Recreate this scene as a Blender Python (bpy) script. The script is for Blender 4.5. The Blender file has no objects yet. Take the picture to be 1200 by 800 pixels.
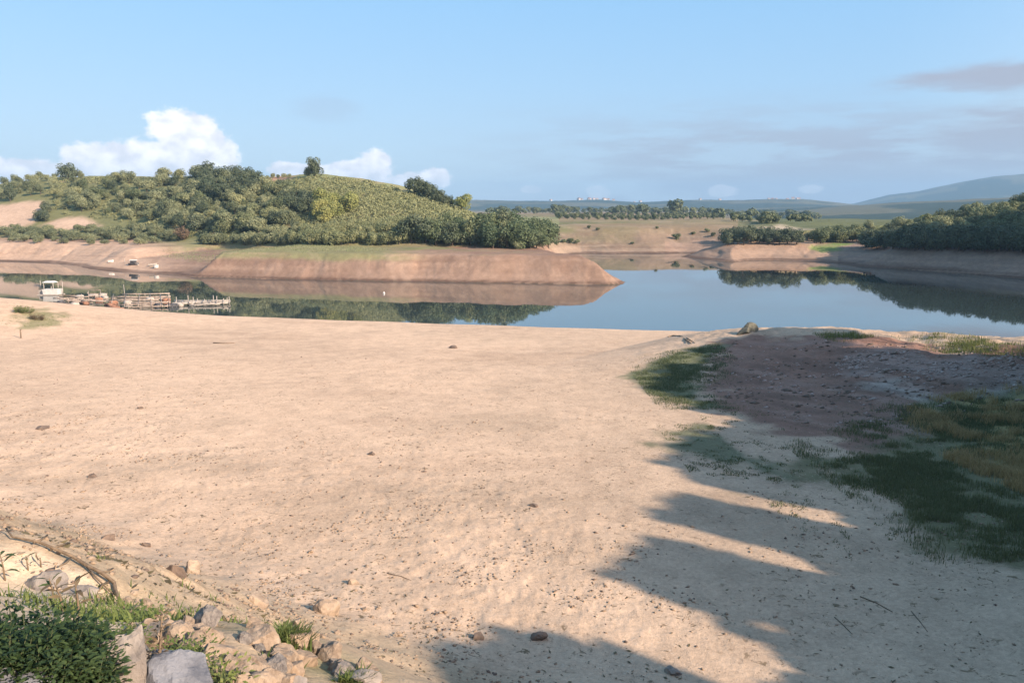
import bpy, bmesh, math, random
import numpy as np
from mathutils import Vector, Matrix

# ------------------------------------------------------------------ camera
sc = bpy.context.scene
COL = sc.collection
CAM_H = 12.0
PITCH = math.radians(9.17)
FPX = 942.0                                   # focal length in pixels of a 1200 px wide picture
cam_d = bpy.data.cameras.new("camera")
cam_d.sensor_width = 36.0
cam_d.lens = 36.0 * FPX / 1200.0
cam_d.clip_start = 0.2
cam_d.clip_end = 20000
cam = bpy.data.objects.new("camera", cam_d)
COL.objects.link(cam)
cam.location = (0, 0, CAM_H)
cam.rotation_euler = (math.pi / 2 - PITCH, 0, 0)
sc.camera = cam

# ------------------------------------------------------------------ light
SUN_EL = math.radians(26.0)
SH = np.array([0.8, -0.6])                    # horizontal direction towards the sun
SUN = Vector((SH[0] * math.cos(SUN_EL), SH[1] * math.cos(SUN_EL), math.sin(SUN_EL)))
sun_d = bpy.data.lights.new("sun", 'SUN')
sun_d.energy = 4.7
sun_d.angle = math.radians(0.9)
sun_d.color = (1.0, 0.81, 0.65)
sun_o = bpy.data.objects.new("sun", sun_d)
COL.objects.link(sun_o)
sun_o.rotation_euler = (-SUN).to_track_quat('-Z', 'Y').to_euler()
sun_o.location = (60, -60, 80)

sc.view_settings.view_transform = 'Standard'
sc.view_settings.look = 'None'
sc.view_settings.exposure = 1.26
sc.view_settings.gamma = 1.0
sc.view_settings.use_curve_mapping = False
sc.cycles.use_denoising = True
sc.cycles.max_bounces = 6
sc.cycles.diffuse_bounces = 3
sc.cycles.glossy_bounces = 3
sc.cycles.transparent_max_bounces = 6
sc.cycles.volume_bounces = 0
sc.cycles.sample_clamp_indirect = 6.0


class NT:
    """small helper to write node trees"""
    def __init__(self, tree):
        self.t = tree
        self.t.nodes.clear()

    def n(self, kind, **kw):
        nd = self.t.nodes.new(kind)
        for k, v in kw.items():
            if k.startswith('i_'):
                nd.inputs[k[2:].replace('_', ' ')].default_value = v
            else:
                setattr(nd, k, v)
        return nd

    def l(self, a, b):
        self.t.links.new(a, b)

    def val(self, sock, v):
        if hasattr(v, 'node'):
            self.t.links.new(v, sock)
        else:
            sock.default_value = v

    def m(self, op, a, b=0.0, c=0.0, clamp=False):
        nd = self.t.nodes.new('ShaderNodeMath')
        nd.operation = op
        nd.use_clamp = clamp
        self.val(nd.inputs[0], a)
        self.val(nd.inputs[1], b)
        self.val(nd.inputs[2], c)
        return nd.outputs[0]

    def mix(self, fac, a, b, blend='MIX'):
        nd = self.t.nodes.new('ShaderNodeMix')
        nd.data_type = 'RGBA'
        nd.blend_type = blend
        self.val(nd.inputs[0], fac)
        for s, v in ((nd.inputs[6], a), (nd.inputs[7], b)):
            if hasattr(v, 'node'):
                self.t.links.new(v, s)
            else:
                s.default_value = (v[0], v[1], v[2], 1.0)
        return nd.outputs[2]

    def step(self, v, lo, hi, to0=0.0, to1=1.0, smooth=True):
        nd = self.t.nodes.new('ShaderNodeMapRange')
        nd.interpolation_type = 'SMOOTHSTEP' if smooth else 'LINEAR'
        self.val(nd.inputs[0], v)
        nd.inputs[1].default_value = lo
        nd.inputs[2].default_value = hi
        nd.inputs[3].default_value = to0
        nd.inputs[4].default_value = to1
        return nd.outputs[0]

    def noise(self, vec, scale, detail=4.0, rough=0.55, dist=0.0):
        nd = self.t.nodes.new('ShaderNodeTexNoise')
        if vec is not None:
            self.t.links.new(vec, nd.inputs['Vector'])
        nd.inputs['Scale'].default_value = scale
        nd.inputs['Detail'].default_value = detail
        nd.inputs['Roughness'].default_value = rough
        nd.inputs['Distortion'].default_value = dist
        return nd.outputs[0]


def build_world():
    w = bpy.data.worlds.new("World")
    sc.world = w
    w.use_nodes = True
    q = NT(w.node_tree)
    out = q.n('ShaderNodeOutputWorld')
    bg = q.n('ShaderNodeBackground')
    bg.inputs['Strength'].default_value = 0.098
    q.l(bg.outputs[0], out.inputs[0])
    sky = q.n('ShaderNodeTexSky')
    sky.sky_type = 'NISHITA'
    sky.sun_disc = False
    sky.sun_elevation = SUN_EL
    sky.sun_rotation = math.atan2(SH[0], SH[1])
    sky.altitude = 300
    sky.air_density = 1.0
    sky.dust_density = 0.6
    sky.ozone_density = 1.6
    tc = q.n('ShaderNodeTexCoord')
    sep = q.n('ShaderNodeSeparateXYZ')
    q.l(tc.outputs['Generated'], sep.inputs[0])
    X, Y, Z = sep.outputs
    az = q.m('ARCTAN2', X, Y)
    el = q.m('ARCSINE', Z)
    cmb = q.n('ShaderNodeCombineXYZ')
    q.val(cmb.inputs[0], az)
    q.val(cmb.inputs[1], q.m('MULTIPLY', el, 1.3))
    uv = cmb.outputs[0]
    cmb2 = q.n('ShaderNodeCombineXYZ')
    q.val(cmb2.inputs[0], az)
    q.val(cmb2.inputs[1], q.m('MULTIPLY', el, 6.0))
    uvs = cmb2.outputs[0]

    def ang(px, py):
        x, y = px - 600.0, 400.0 - py
        d = Vector((x, FPX * math.cos(PITCH) + y * math.sin(PITCH), -FPX * math.sin(PITCH) + y * math.cos(PITCH)))
        d.normalize()
        return math.atan2(d.x, d.y), math.asin(d.z)
    # heaped cumulus: the sum of round lobes, broken up by noise
    lobes = [(222, 172, 44, 40), (205, 158, 30, 26), (244, 178, 34, 32), (190, 185, 40, 26), (160, 180, 30, 20),
             (112, 190, 42, 20), (150, 200, 90, 24), (40, 200, 60, 14), (-20, 206, 60, 22), (235, 150, 22, 18),
             (437, 196, 30, 22), (420, 206, 46, 22), (380, 205, 40, 14), (508, 211, 24, 13), (340, 200, 26, 12), (470, 216, 40, 14),
             (700, 226, 16, 10), (622, 222, 14, 5), (846, 224, 18, 8), (950, 222, 16, 6)]
    body = None
    for (px, py, rx, ry) in lobes:
        a0, e0 = ang(px, py)
        ra, re = rx / FPX * 1.0, ry / FPX * 1.0
        da = q.m('MULTIPLY', q.m('SUBTRACT', az, a0), 1 / ra)
        de = q.m('MULTIPLY', q.m('SUBTRACT', el, e0), 1 / re)
        d = q.m('SUBTRACT', 1.0, q.m('SQRT', q.m('ADD', q.m('MULTIPLY', da, da), q.m('MULTIPLY', de, de))))
        body = d if body is None else q.m('SMOOTH_MAX', body, d, 0.18)
    nz = q.noise(uv, 26.0, 7.0, 0.6)
    nz2 = q.noise(uv, 70.0, 5.0, 0.6)
    shape = q.m('ADD', body, q.m('MULTIPLY', q.m('SUBTRACT', nz, 0.5), 1.5))
    shape = q.m('ADD', shape, q.m('MULTIPLY', q.m('SUBTRACT', nz2, 0.5), 0.5))
    cum = q.step(shape, 0.0, 0.34)
    # white heaps are strong on the left, faint in the haze on the right
    cum = q.m('MULTIPLY', cum, q.step(az, ang(520, 200)[0], ang(640, 200)[0], 0.92, 0.30))
    # thin grey layer low over the right half of the horizon
    st = q.noise(uvs, 9.0, 6.0, 0.6)
    e_lo, e_hi = ang(600, 240)[1], ang(600, 100)[1]
    band = q.m('MULTIPLY', q.step(el, e_hi, ang(600, 190)[1]), q.step(az, ang(430, 200)[0], ang(900, 200)[0]))
    grey = q.m('MULTIPLY', band, q.step(st, 0.40, 0.60, 0.30, 1.0))
    for (px, py, rx, ry, k) in [(1165, 92, 110, 20, 1.0), (1210, 160, 170, 38, 1.0), (1000, 212, 380, 44, 0.95), (1110, 182, 90, 9, 0.45), (960, 196, 80, 10, 0.4), (600, 165, 60, 18, 0.16), (385, 128, 50, 22, 0.22)]:
        a0, e0 = ang(px, py)
        da = q.m('MULTIPLY', q.m('SUBTRACT', az, a0), FPX / rx)
        de = q.m('MULTIPLY', q.m('SUBTRACT', el, e0), FPX / ry)
        d = q.m('SUBTRACT', 1.0, q.m('SQRT', q.m('ADD', q.m('MULTIPLY', da, da), q.m('MULTIPLY', de, de))))
        d = q.m('ADD', d, q.m('MULTIPLY', q.m('SUBTRACT', st, 0.5), 1.6))
        grey = q.m('MAXIMUM', grey, q.m('MULTIPLY', q.step(d, 0.0, 0.7), k))
    base = sky.outputs[0]
    hs = q.n('ShaderNodeHueSaturation')
    hs.inputs['Saturation'].default_value = 1.04
    q.l(base, hs.inputs['Color'])
    base = q.mix(1.0, hs.outputs[0], (1.75, 1.40, 1.18), 'MULTIPLY')
    # a washed, milky blue on the side away from the sun
    away = q.m('ADD', q.m('MULTIPLY', X, -float(SH[0])), q.m('MULTIPLY', Y, -float(SH[1])))
    milk = q.mix(q.step(el, 0.0, 0.33, smooth=False), (1.80, 2.66, 3.60), (0.98, 2.46, 4.25))
    base = q.mix(q.step(away, -0.45, 0.25, 0.0, 0.85), base, milk)
    c1 = q.mix(q.m('MULTIPLY', grey, 0.92), base, (2.0, 2.04, 2.42))
    lit = q.step(q.noise(uv, 40.0, 4.0, 0.5), 0.3, 0.7)
    heap = q.mix(lit, (4.7, 4.5, 4.7), (7.4, 6.9, 6.9))
    c2 = q.mix(cum, c1, heap)
    q.l(c2, bg.inputs[0])


build_world()

# ------------------------------------------------------------------ numeric helpers
cp, sp = math.cos(PITCH), math.sin(PITCH)


def ray(px, py):
    px = np.asarray(px, float)
    py = np.asarray(py, float)
    x = px - 600.0
    y = FPX * cp + (400.0 - py) * sp
    z = -FPX * sp + (400.0 - py) * cp
    return x, y, z


def at_z(px, py, z=0.0):
    """plan point where the sight line through a photograph pixel meets a level"""
    x, y, dz = ray(px, py)
    t = (z - CAM_H) / dz
    return float(x * t), float(y * t)


def _hash(ix, iy, seed):
    h = (ix.astype(np.int64) * 374761393 + iy.astype(np.int64) * 668265263 + seed * 1442695041) & 0xFFFFFFFF
    h = ((h ^ (h >> 13)) * 1274126177) & 0xFFFFFFFF
    h = (h ^ (h >> 16)) & 0xFFFFFF
    return (h / float(0xFFFFFF)).astype(np.float32)


def vnoise(x, y, seed=0):
    ix = np.floor(x)
    iy = np.floor(y)
    fx = (x - ix).astype(np.float32)
    fy = (y - iy).astype(np.float32)
    fx = fx * fx * fx * (fx * (fx * 6 - 15) + 10)
    fy = fy * fy * fy * (fy * (fy * 6 - 15) + 10)
    a = _hash(ix, iy, seed)
    b = _hash(ix + 1, iy, seed)
    c = _hash(ix, iy + 1, seed)
    d = _hash(ix + 1, iy + 1, seed)
    return (a + (b - a) * fx) * (1 - fy) + (c + (d - c) * fx) * fy


def fbm(x, y, scale, octv=4, seed=0, gain=0.5):
    s = 0.0
    amp, tot = 1.0, 0.0
    for k in range(octv):
        s = s + amp * (vnoise(x / scale + 17.3 * k, y / scale - 9.1 * k, seed + k) - 0.5)
        tot += amp
        amp *= gain
        scale *= 0.5
    return s / tot * 2.0


def sstep(v, lo, hi):
    t = np.clip((v - lo) / (hi - lo), 0, 1)
    return t * t * (3 - 2 * t)


def poly_sd(x, y, poly, params=None):
    """signed distance to a closed polygon (positive inside), and parameters interpolated at the nearest point"""
    P = np.asarray(poly, np.float32)
    n = len(P)
    best = np.full(x.shape, 1e12, np.float32)
    inside = np.zeros(x.shape, bool)
    par = None
    if params is not None:
        params = np.asarray(params, np.float32)
        par = np.zeros(x.shape + (params.shape[1],), np.float32)
    for i in range(n):
        ax, ay = P[i]
        bx, by = P[(i + 1) % n]
        ex, ey = bx - ax, by - ay
        wx, wy = x - ax, y - ay
        t = np.clip((wx * ex + wy * ey) / (ex * ex + ey * ey + 1e-9), 0, 1)
        dx, dy = wx - t * ex, wy - t * ey
        d = dx * dx + dy * dy
        m = d < best
        best = np.where(m, d, best)
        if par is not None:
            pp = params[i][None, :] + (params[(i + 1) % n] - params[i])[None, :] * t[m][:, None]
            par[m] = pp
        c = ((ay > y) != (by > y))
        with np.errstate(divide='ignore', invalid='ignore'):
            xi = ax + (y - ay) * ex / (ey if abs(ey) > 1e-9 else 1e-9)
        inside ^= (c & (x < xi))
    d = np.sqrt(best)
    return np.where(inside, d, -d), par


# ------------------------------------------------------------------ the terrain
# the lake outline: (plan point, bank height, bank width, slope behind)
LAKE, LPAR = [], []


def _lk(pts, par, pix=True):
    for p in pts:
        LAKE.append(at_z(p[0], p[1]) if pix else p)
        LPAR.append(par)


NEAR = (0.22, 1.6, 0.024)
_lk([(-215, 178), (-160, 140), (-110, 122)], NEAR, False)
_lk([(-70, 351), (0, 353), (40, 358), (75, 364), (110, 367.5), (150, 368.5), (190, 369.6), (230, 369.9), (270, 371.6), (330, 373), (400, 375.8),
     (460, 377.2), (520, 379.8), (580, 381.2), (640, 383.8), (700, 385.3), (760, 387.2), (810, 388), (860, 389.5), (950, 390.5), (1050, 393), (1130, 396), (1200, 399)], NEAR)
_lk([(62, 66), (85, 66), (110, 80), (122, 100), (114, 124)], (3.0, 20, 0.02), False)
RB = (4.7, 13, 0.03)
_lk([(1260, 331.5), (1200, 327), (1165, 324.5), (1150, 322.5), (1100, 318.5), (1050, 315), (1000, 311.8)], RB)
_lk([(985, 309.8), (960, 306.8), (930, 306)], (3.0, 20, 0.03))
_lk([(905, 305), (880, 305.2), (862, 307), (845, 306), (830, 304.2), (803, 301.4), (798, 300.4), (808, 298.4)], (3.1, 12, 0.03))
FAR = (6.2, 30, 0.03)
_lk([(815, 297.4), (800, 296.4), (770, 297.2), (740, 296.8), (715, 297.6), (690, 296.8), (672, 297.3)], FAR)
_lk([(13, 215), (11, 190)], (3.5, 12, 0.02), False)
PB = (4.3, 7.5, 0.02)
_lk([(13, 165), (17.5, 148)], PB, False)
_lk([(733, 330.6), (728, 333), (712, 333.8), (680, 333.4), (640, 332.6), (600, 331.6), (550, 331.2), (500, 330), (450, 329.6), (400, 328.6), (350, 327.8), (300, 326.8), (260, 325.6), (225, 324.8)], PB)
_lk([(210, 323.6), (206, 323.0), (198, 321.6), (170, 320.2), (150, 318.8), (125, 317.4), (105, 315.3)], (1.0, 9, 0.09))
_lk([(96, 313), (90, 311.2), (70, 309), (50, 307.5), (25, 306.8), (0, 306), (-60, 305), (-150, 305)], (3.4, 11, 0.045))
_lk([(-215, 205), (-235, 190)], (3.4, 14, 0.05), False)

# the left hill: skyline of its bare ground, where it crests and where it starts
LH_px = np.array([-500, -300, -100, 0, 60, 150, 230, 300, 370, 430, 480, 530, 565, 610, 650, 690], float)
LH_py = np.array([232, 226, 218, 215, 208, 207, 209, 207, 203, 211, 223, 238, 252, 268, 284, 291], float)
LH_yc = np.array([290, 300, 300, 300, 300, 290, 278, 262, 250, 236, 226, 216, 208, 200, 190, 180], float)
LH_ys = np.array([235, 235, 232, 226, 222, 212, 196, 180, 172, 170, 168, 167, 166, 166, 166, 166], float)
RH_px = np.array([820, 860, 900, 950, 1000, 1050, 1100, 1150, 1200, 1300, 1500, 1800, 2200], float)
RH_py = np.array([290, 286, 282, 277, 274, 269, 258, 247, 236, 218, 200, 170, 150], float)
RH_yc = np.array([265, 262, 262, 265, 265, 265, 262, 255, 245, 220, 170, 120, 90], float)
RH_ys = np.array([240, 236, 228, 222, 208, 194, 181, 171, 162, 145, 112, 80, 60], float)


def u_of(px):
    return (np.asarray(px, float) - 600.0) / 954.0


def z_at(py, yy):
    x, y, z = ray(600, py)
    return CAM_H + yy * (z / y)


def hill(x, y, base, PX, PY, YC, YS):
    u = x / np.maximum(y, 20.0)
    U = u_of(PX)
    zc = np.interp(u, U, z_at(PY, YC))
    yc = np.interp(u, U, YC)
    ys = np.interp(u, U, YS)
    t = (y - ys) / (yc - ys)
    up = np.clip(t, 0, 1)
    prof = up * (1.35 - 0.35 * up)
    prof = prof * np.clip(1 - 0.16 * np.clip(t - 1.05, 0, 20), 0, 1)
    return prof, zc


def terrain(x, y, detail=1.0):
    x = np.asarray(x, np.float32)
    y = np.asarray(y, np.float32)
    sd, par = poly_sd(x, y, LAKE, LPAR)
    d = -sd                                           # positive on land
    bh, bw, sl = par[..., 0], par[..., 1], par[..., 2]
    wob = fbm(x, y, 9.0, 4, 5) * np.clip(d / 3, 0, 1)
    t = np.clip(d / (bw * (1 + 0.25 * fbm(x, y, 24.0, 2, 9))), 0, 1)
    S = 0.55 * t + 0.45 * t * t * (3 - 2 * t)
    h = bh * S + sl * np.clip(d, 0, 55) + np.where(bh > 1.5, 0.30, 0.03) * wob
    h = np.where(d < 0, np.maximum(0.09 * d, -3.0), h)
    land = np.clip(d / 4, 0, 1)
    # far country behind the lake
    r = np.hypot(x, y)
    far = sstep(y, 232, 262) * (d > 0)
    cen = sstep(x / np.maximum(y, 20), u_of(600), u_of(665)) * (1 - sstep(x / np.maximum(y, 20), u_of(850), u_of(960)))
    h = h + far * cen * (0.6 * fbm(x, y, 40.0, 3, 35) * np.clip(d / 20, 0, 1)) + land * sstep(r, 230, 420) * fbm(x, y, 70.0, 4, 31) * 1.5
    h = h + land * sstep(y, 340, 700) * 2.2
    # hills on both sides of the lake
    pl, zl = hill(x, y, h, LH_px, LH_py, LH_yc, LH_ys)
    ml = (1 - sstep(x / np.maximum(y, 20), u_of(640), u_of(700))) * (y > 60) * np.clip(d / 6, 0, 1)
    rough = fbm(x, y, 38.0, 4, 12) * 1.3
    h = h + ml * pl * (np.maximum(zl - h, 0) + rough * np.clip(pl * 2, 0, 1))
    pr, zr = hill(x, y, h, RH_px, RH_py, RH_yc, RH_ys)
    mr = sstep(x / np.maximum(y, 20), u_of(835), u_of(880)) * (y > 40) * np.clip(d / 6, 0, 1)
    h = h + mr * pr * (np.maximum(zr - h, 0) + rough * 0.8 * np.clip(pr * 2, 0, 1))
    # the high shoulder right of the view that shades the right bank
    q = np.hypot((x - 179) / 62.0, (y - 97) / 60.0)
    sh = 58.0 * sstep(1 - q, 0.0, 0.45) * np.clip(d / 10, 0, 1)
    h = np.where(sh > 0.05, np.maximum(h, sh), h)
    # blue ridges far away
    az = np.arctan2(x, np.maximum(y, 1.0))
    apx = 600 + 954 * np.tan(np.clip(az, -1.35, 1.35))
    r1py = np.interp(apx, [-900, 200, 480, 560, 620, 660, 700, 745, 800, 850, 905, 940, 985, 1040, 1100, 1500],
                     [234, 230, 233, 233.5, 235, 234.5, 233.5, 237, 235, 234, 231.5, 232, 237, 243, 246, 247])
    r2py = np.interp(apx, [400, 900, 960, 1000, 1040, 1075, 1120, 1160, 1200, 1300, 1500, 2600], [252, 250, 243, 239, 230, 226.5, 218.5, 213, 211, 209, 208, 218])
    z1 = CAM_H + 2600 * (248 - r1py) / 954
    z2 = CAM_H + 4300 * (248 - r2py) / 954
    fr = sstep(apx, 800, 880) * (y > 0)
    h = h - fr * sstep(r, 400, 640) * 5.5
    z0 = CAM_H + 1500 * (248 - np.interp(apx, [820, 880, 960, 1040, 1200], [256, 251, 247, 242, 236])) / 954
    h = h + fr * np.exp(-((r - 1500) / 480.0) ** 2) * np.maximum(z0 - 1, 0)
    bump1 = np.exp(-((r - 2600) / 620.0) ** 2)
    bump2 = np.exp(-((r - 4300) / 900.0) ** 2)
    fn = fbm(x, y, 900.0, 5, 77) * (0.9 + sstep(r, 1200, 2400) * 7)
    front = (y > 0)
    h = h + front * (bump1 * np.maximum(z1 - 10, 0) + bump2 * np.maximum(z2 - 10, 0) + sstep(r, 900, 2600) * fn)
    # --- near bank: dam slope, knoll on the right, mounds
    p = 0.6 * x + 0.8 * y
    a = -0.8 * x + 0.6 * y
    near = y < 100
    am = np.interp(a, [-40, -12, 5, 14, 22, 28, 33], [3.6, 3.0, 2.65, 2.3, 1.9, 1.1, 0.0])
    dp = p - 66
    ridge = np.where(dp < 0, np.exp(-(dp / 13.0) ** 2), np.exp(-(dp / 5.5) ** 2))
    nb = np.clip(d / 2.5, 0, 1) * near
    h = h + nb * am * ridge * (1 + 0.22 * fbm(x, y, 5.0, 4, 3))
    kn = sstep(-a, -6, 26) * sstep(p, -12, 8) * (1 - sstep(p, 84, 108))
    h = h + nb * 6.5 * kn
    # sandy rise at the left end of the beach
    mx, my = at_z(-60, 372, 1.0)
    gl = np.exp(-(((x - mx) / 17.0) ** 2 + ((y - my) / 11.0) ** 2))
    h = h + nb * 2.6 * gl
    s = 0.5 * x + 0.866 * y + 1.3 * fbm(x, y, 6.0, 4, 41)
    dam = 10.4 - np.clip(s - 1.3, 0, 100) * 0.70
    k = 2.4
    hm = np.clip(0.5 + 0.5 * (dam - h) / k, 0, 1)
    hd = h * (1 - hm) + dam * hm + k * hm * (1 - hm)
    h = np.where(near & (y < 60), hd, h)
    # --- small relief of the trodden, dried-out lake bed
    if detail > 0:
        f = near * np.clip(d / 4, 0, 1) * detail
        dens = sstep(fbm(x, y, 11.0, 3, 61), -0.25, 0.45) * (1 - sstep(y, 34, 62)) + 0.12
        n1 = fbm(x, y, 0.85, 3, 21)
        n2 = fbm(x, y, 0.33, 2, 22)
        h = h + f * (0.020 * n1 * (0.35 + dens) + dens * 0.045 * np.clip(n2 - 0.12, 0, 1) - dens * 0.05 * np.clip(-n2 - 0.25, 0, 1))
        h = h + f * fbm(x, y, 6.0, 3, 23) * 0.045
        steep = sstep(dam - h + 0.5, -0.3, 0.6) * (y < 60)
        h = h + steep * near * 0.16 * fbm(x, y, 1.3, 4, 24)
        mnd = np.clip(am * ridge / 1.2, 0, 1) * nb
        h = h + mnd * (0.14 * fbm(x, y, 2.4, 4, 26) + 0.16 * np.abs(fbm(0.45 * x - 0.42 * y, 0.9 * x + 0.9 * y, 1.1, 3, 25)) + 0.05 * np.abs(fbm(x, y, 0.7, 3, 27)))
        bank = (bh > 1.5) * np.clip(1 - np.abs(d - bw * 0.5) / (bw * 0.7), 0, 1) * (~near)
        h = h + bank * (0.28 * fbm(x, y, 3.0, 4, 28) - 0.9 * np.clip(fbm(x * 1.0, y * 0.25, 4.0, 3, 29) - 0.22, 0, 1))
    return h.astype(np.float32), d


GRID = {}


def make_grid():
    """heights on a polar net; the ground sheet and every later look-up use it"""
    az = np.concatenate([np.arange(-36, 36.001, 0.085), np.arange(37, 323.9, 1.6)])
    r = [1.0]
    rr = 1.0
    while rr < 6400:
        rr *= 1.03 if rr < 8 else (1.0065 if rr < 48 else (1.0042 if rr < 250 else (1.010 if rr < 700 else 1.022)))
        r.append(rr)
    r = np.array(r)
    az = np.radians(az)
    A, R = np.meshgrid(az, r)
    X = (R * np.sin(A)).ravel().astype(np.float32)
    Y = (R * np.cos(A)).ravel().astype(np.float32)
    Z, D = terrain(X, Y, 1.0)
    GRID.update(az=az, r=r, lr=np.log(r), X=X, Y=Y, Z=Z, D=D, Z2=Z.reshape(len(r), len(az)), nf=int(np.sum(az <= math.radians(36.001))))


make_grid()


def heights(x, y):
    x = np.asarray(x, float)
    y = np.asarray(y, float)
    a = np.arctan2(x, y)
    r = np.hypot(x, y)
    nf = GRID['nf']
    ja = (a - GRID['az'][0]) / math.radians(0.085)
    out = np.zeros(x.shape)
    ok = (ja >= 0) & (ja < nf - 1) & (r > 1.1) & (r < GRID['r'][-1] * 0.99)
    j = np.clip(ja.astype(int), 0, nf - 2)
    i = np.clip(np.searchsorted(GRID['r'], r) - 1, 0, len(GRID['r']) - 2)
    fr = (r - GRID['r'][i]) / (GRID['r'][i + 1] - GRID['r'][i])
    fa = ja - j
    Z = GRID['Z2']
    out = (Z[i, j] * (1 - fa) + Z[i, j + 1] * fa) * (1 - fr) + (Z[i + 1, j] * (1 - fa) + Z[i + 1, j + 1] * fa) * fr
    if (~ok).any():
        h, _ = terrain(x[~ok], y[~ok], 1.0)
        out[~ok] = h
    return out


def th(x, y):
    return float(heights(np.array([x]), np.array([y]))[0])


def hits(pxs, pys, near=3.0, far=6000.0):
    """where sight lines first meet the ground: arrays x, y, z"""
    dx, dy, dz = ray(np.asarray(pxs, float), np.asarray(pys, float))
    n = np.sqrt(dx * dx + dy * dy + dz * dz)
    dx, dy, dz = dx / n, dy / n, dz / n
    lo = np.full(dx.shape, near)
    hi = np.full(dx.shape, far)
    done = np.zeros(dx.shape, bool)
    ts = np.geomspace(near, far, 1100)
    for i in range(1, len(ts)):
        m = np.where(~done)[0]
        if not len(m):
            break
        t = ts[i]
        g = np.maximum(heights(dx[m] * t, dy[m] * t), 0.0)
        idx = m[(CAM_H + dz[m] * t) < g]
        lo[idx] = ts[i - 1]
        hi[idx] = t
        done[idx] = True
    for _ in range(12):
        mid = 0.5 * (lo + hi)
        g = np.maximum(heights(dx * mid, dy * mid), 0.0)
        below = (CAM_H + dz * mid) < g
        hi = np.where(below, mid, hi)
        lo = np.where(below, lo, mid)
    x, y = dx * hi, dy * hi
    return x, y, np.maximum(heights(x, y), 0.0), done


def hit(px, py):
    x, y, z, _ = hits([px], [py])
    return float(x[0]), float(y[0]), float(z[0])


def mesh_np(name, V, F, mat=None, smooth=False, attrs=None):
    """V (n,3), F (m,k) faces all of one size"""
    V = np.ascontiguousarray(V, np.float32)
    F = np.ascontiguousarray(F, np.int32)
    me = bpy.data.meshes.new(name)
    me.vertices.add(len(V))
    me.vertices.foreach_set('co', V.ravel())
    k = F.shape[1]
    me.loops.add(F.size)
    me.loops.foreach_set('vertex_index', F.ravel())
    me.polygons.add(len(F))
    me.polygons.foreach_set('loop_start', np.arange(0, F.size, k, dtype=np.int32))
    me.polygons.foreach_set('loop_total', np.full(len(F), k, np.int32))
    if smooth:
        me.polygons.foreach_set('use_smooth', np.ones(len(F), bool))
    for an, (typ, arr) in (attrs or {}).items():
        at = me.attributes.new(an, typ, 'POINT')
        at.data.foreach_set('color' if typ == 'FLOAT_COLOR' else 'value', np.ascontiguousarray(arr, np.float32).ravel())
    me.update(calc_edges=True)
    if mat:
        me.materials.append(mat)
    return me


def obj(name, me, parent=None, loc=(0, 0, 0), rot=(0, 0, 0), scale=(1, 1, 1)):
    o = bpy.data.objects.new(name, me)
    COL.objects.link(o)
    o.location = loc
    o.rotation_euler = rot
    o.scale = scale
    if parent:
        o.parent = parent
    return o


def tag(o, label=None, cat=None, group=None, kind=None):
    if label:
        o['label'] = label
    if cat:
        o['category'] = cat
    if group:
        o['group'] = group
    if kind:
        o['kind'] = kind
    return o


def empty(name, loc=(0, 0, 0), rz=0.0, scale=1.0):
    o = bpy.data.objects.new(name, None)
    o.empty_display_size = 0.3
    COL.objects.link(o)
    o.location = loc
    o.rotation_euler = (0, 0, rz)
    o.scale = (scale, scale, scale) if np.isscalar(scale) else scale
    return o


# ------------------------------------------------------------------ materials
def mat_new(name):
    m = bpy.data.materials.new(name)
    m.use_nodes = True
    return m, NT(m.node_tree)


def simple_mat(name, col, rough=0.6, var=0.25, scale=8.0, metal=0.0, bump=0.0, col2=None):
    m, q = mat_new(name)
    out = q.n('ShaderNodeOutputMaterial')
    b = q.n('ShaderNodeBsdfPrincipled')
    q.l(b.outputs[0], out.inputs[0])
    tc = q.n('ShaderNodeTexCoord')
    nz = q.noise(tc.outputs['Object'], scale, 6.0, 0.6)
    c2 = col2 or tuple(c * (1 - var) for c in col)
    q.l(q.mix(q.step(nz, 0.35, 0.65), col, c2), b.inputs['Base Color'])
    b.inputs['Roughness'].default_value = rough
    b.inputs['Metallic'].default_value = metal
    b.inputs['Specular IOR Level'].default_value = 0.3
    if bump:
        bp = q.n('ShaderNodeBump')
        bp.inputs['Strength'].default_value = bump
        bp.inputs['Distance'].default_value = 0.03
        q.l(q.noise(tc.outputs['Object'], scale * 3, 8.0, 0.65), bp.inputs['Height'])
        q.l(bp.outputs[0], b.inputs['Normal'])
    return m


def leaf_mat(name, dark, light, trans=0.25, rnd=0.35):
    m, q = mat_new(name)
    out = q.n('ShaderNodeOutputMaterial')
    b = q.n('ShaderNodeBsdfPrincipled')
    b.inputs['Roughness'].default_value = 0.62
    b.inputs['Specular IOR Level'].default_value = 0.22
    at = q.n('ShaderNodeAttribute', attribute_name='tint')
    oi = q.n('ShaderNodeObjectInfo')
    c = q.mix(at.outputs['Fac'], dark, light)
    k = q.m('MULTIPLY_ADD', oi.outputs['Random'], rnd, 1.0 - rnd / 2)
    hs = q.n('ShaderNodeHueSaturation')
    q.l(c, hs.inputs['Color'])
    q.l(k, hs.inputs['Value'])
    q.val(hs.inputs['Hue'], q.m('MULTIPLY_ADD', oi.outputs['Random'], -0.035, 0.515))
    q.l(hs.outputs[0], b.inputs['Base Color'])
    tr = q.n('ShaderNodeBsdfTranslucent')
    q.l(hs.outputs[0], tr.inputs['Color'])
    mx = q.n('ShaderNodeMixShader')
    mx.inputs[0].default_value = trans
    q.l(b.outputs[0], mx.inputs[1])
    q.l(tr.outputs[0], mx.inputs[2])
    q.l(mx.outputs[0], out.inputs[0])
    return m


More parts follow.
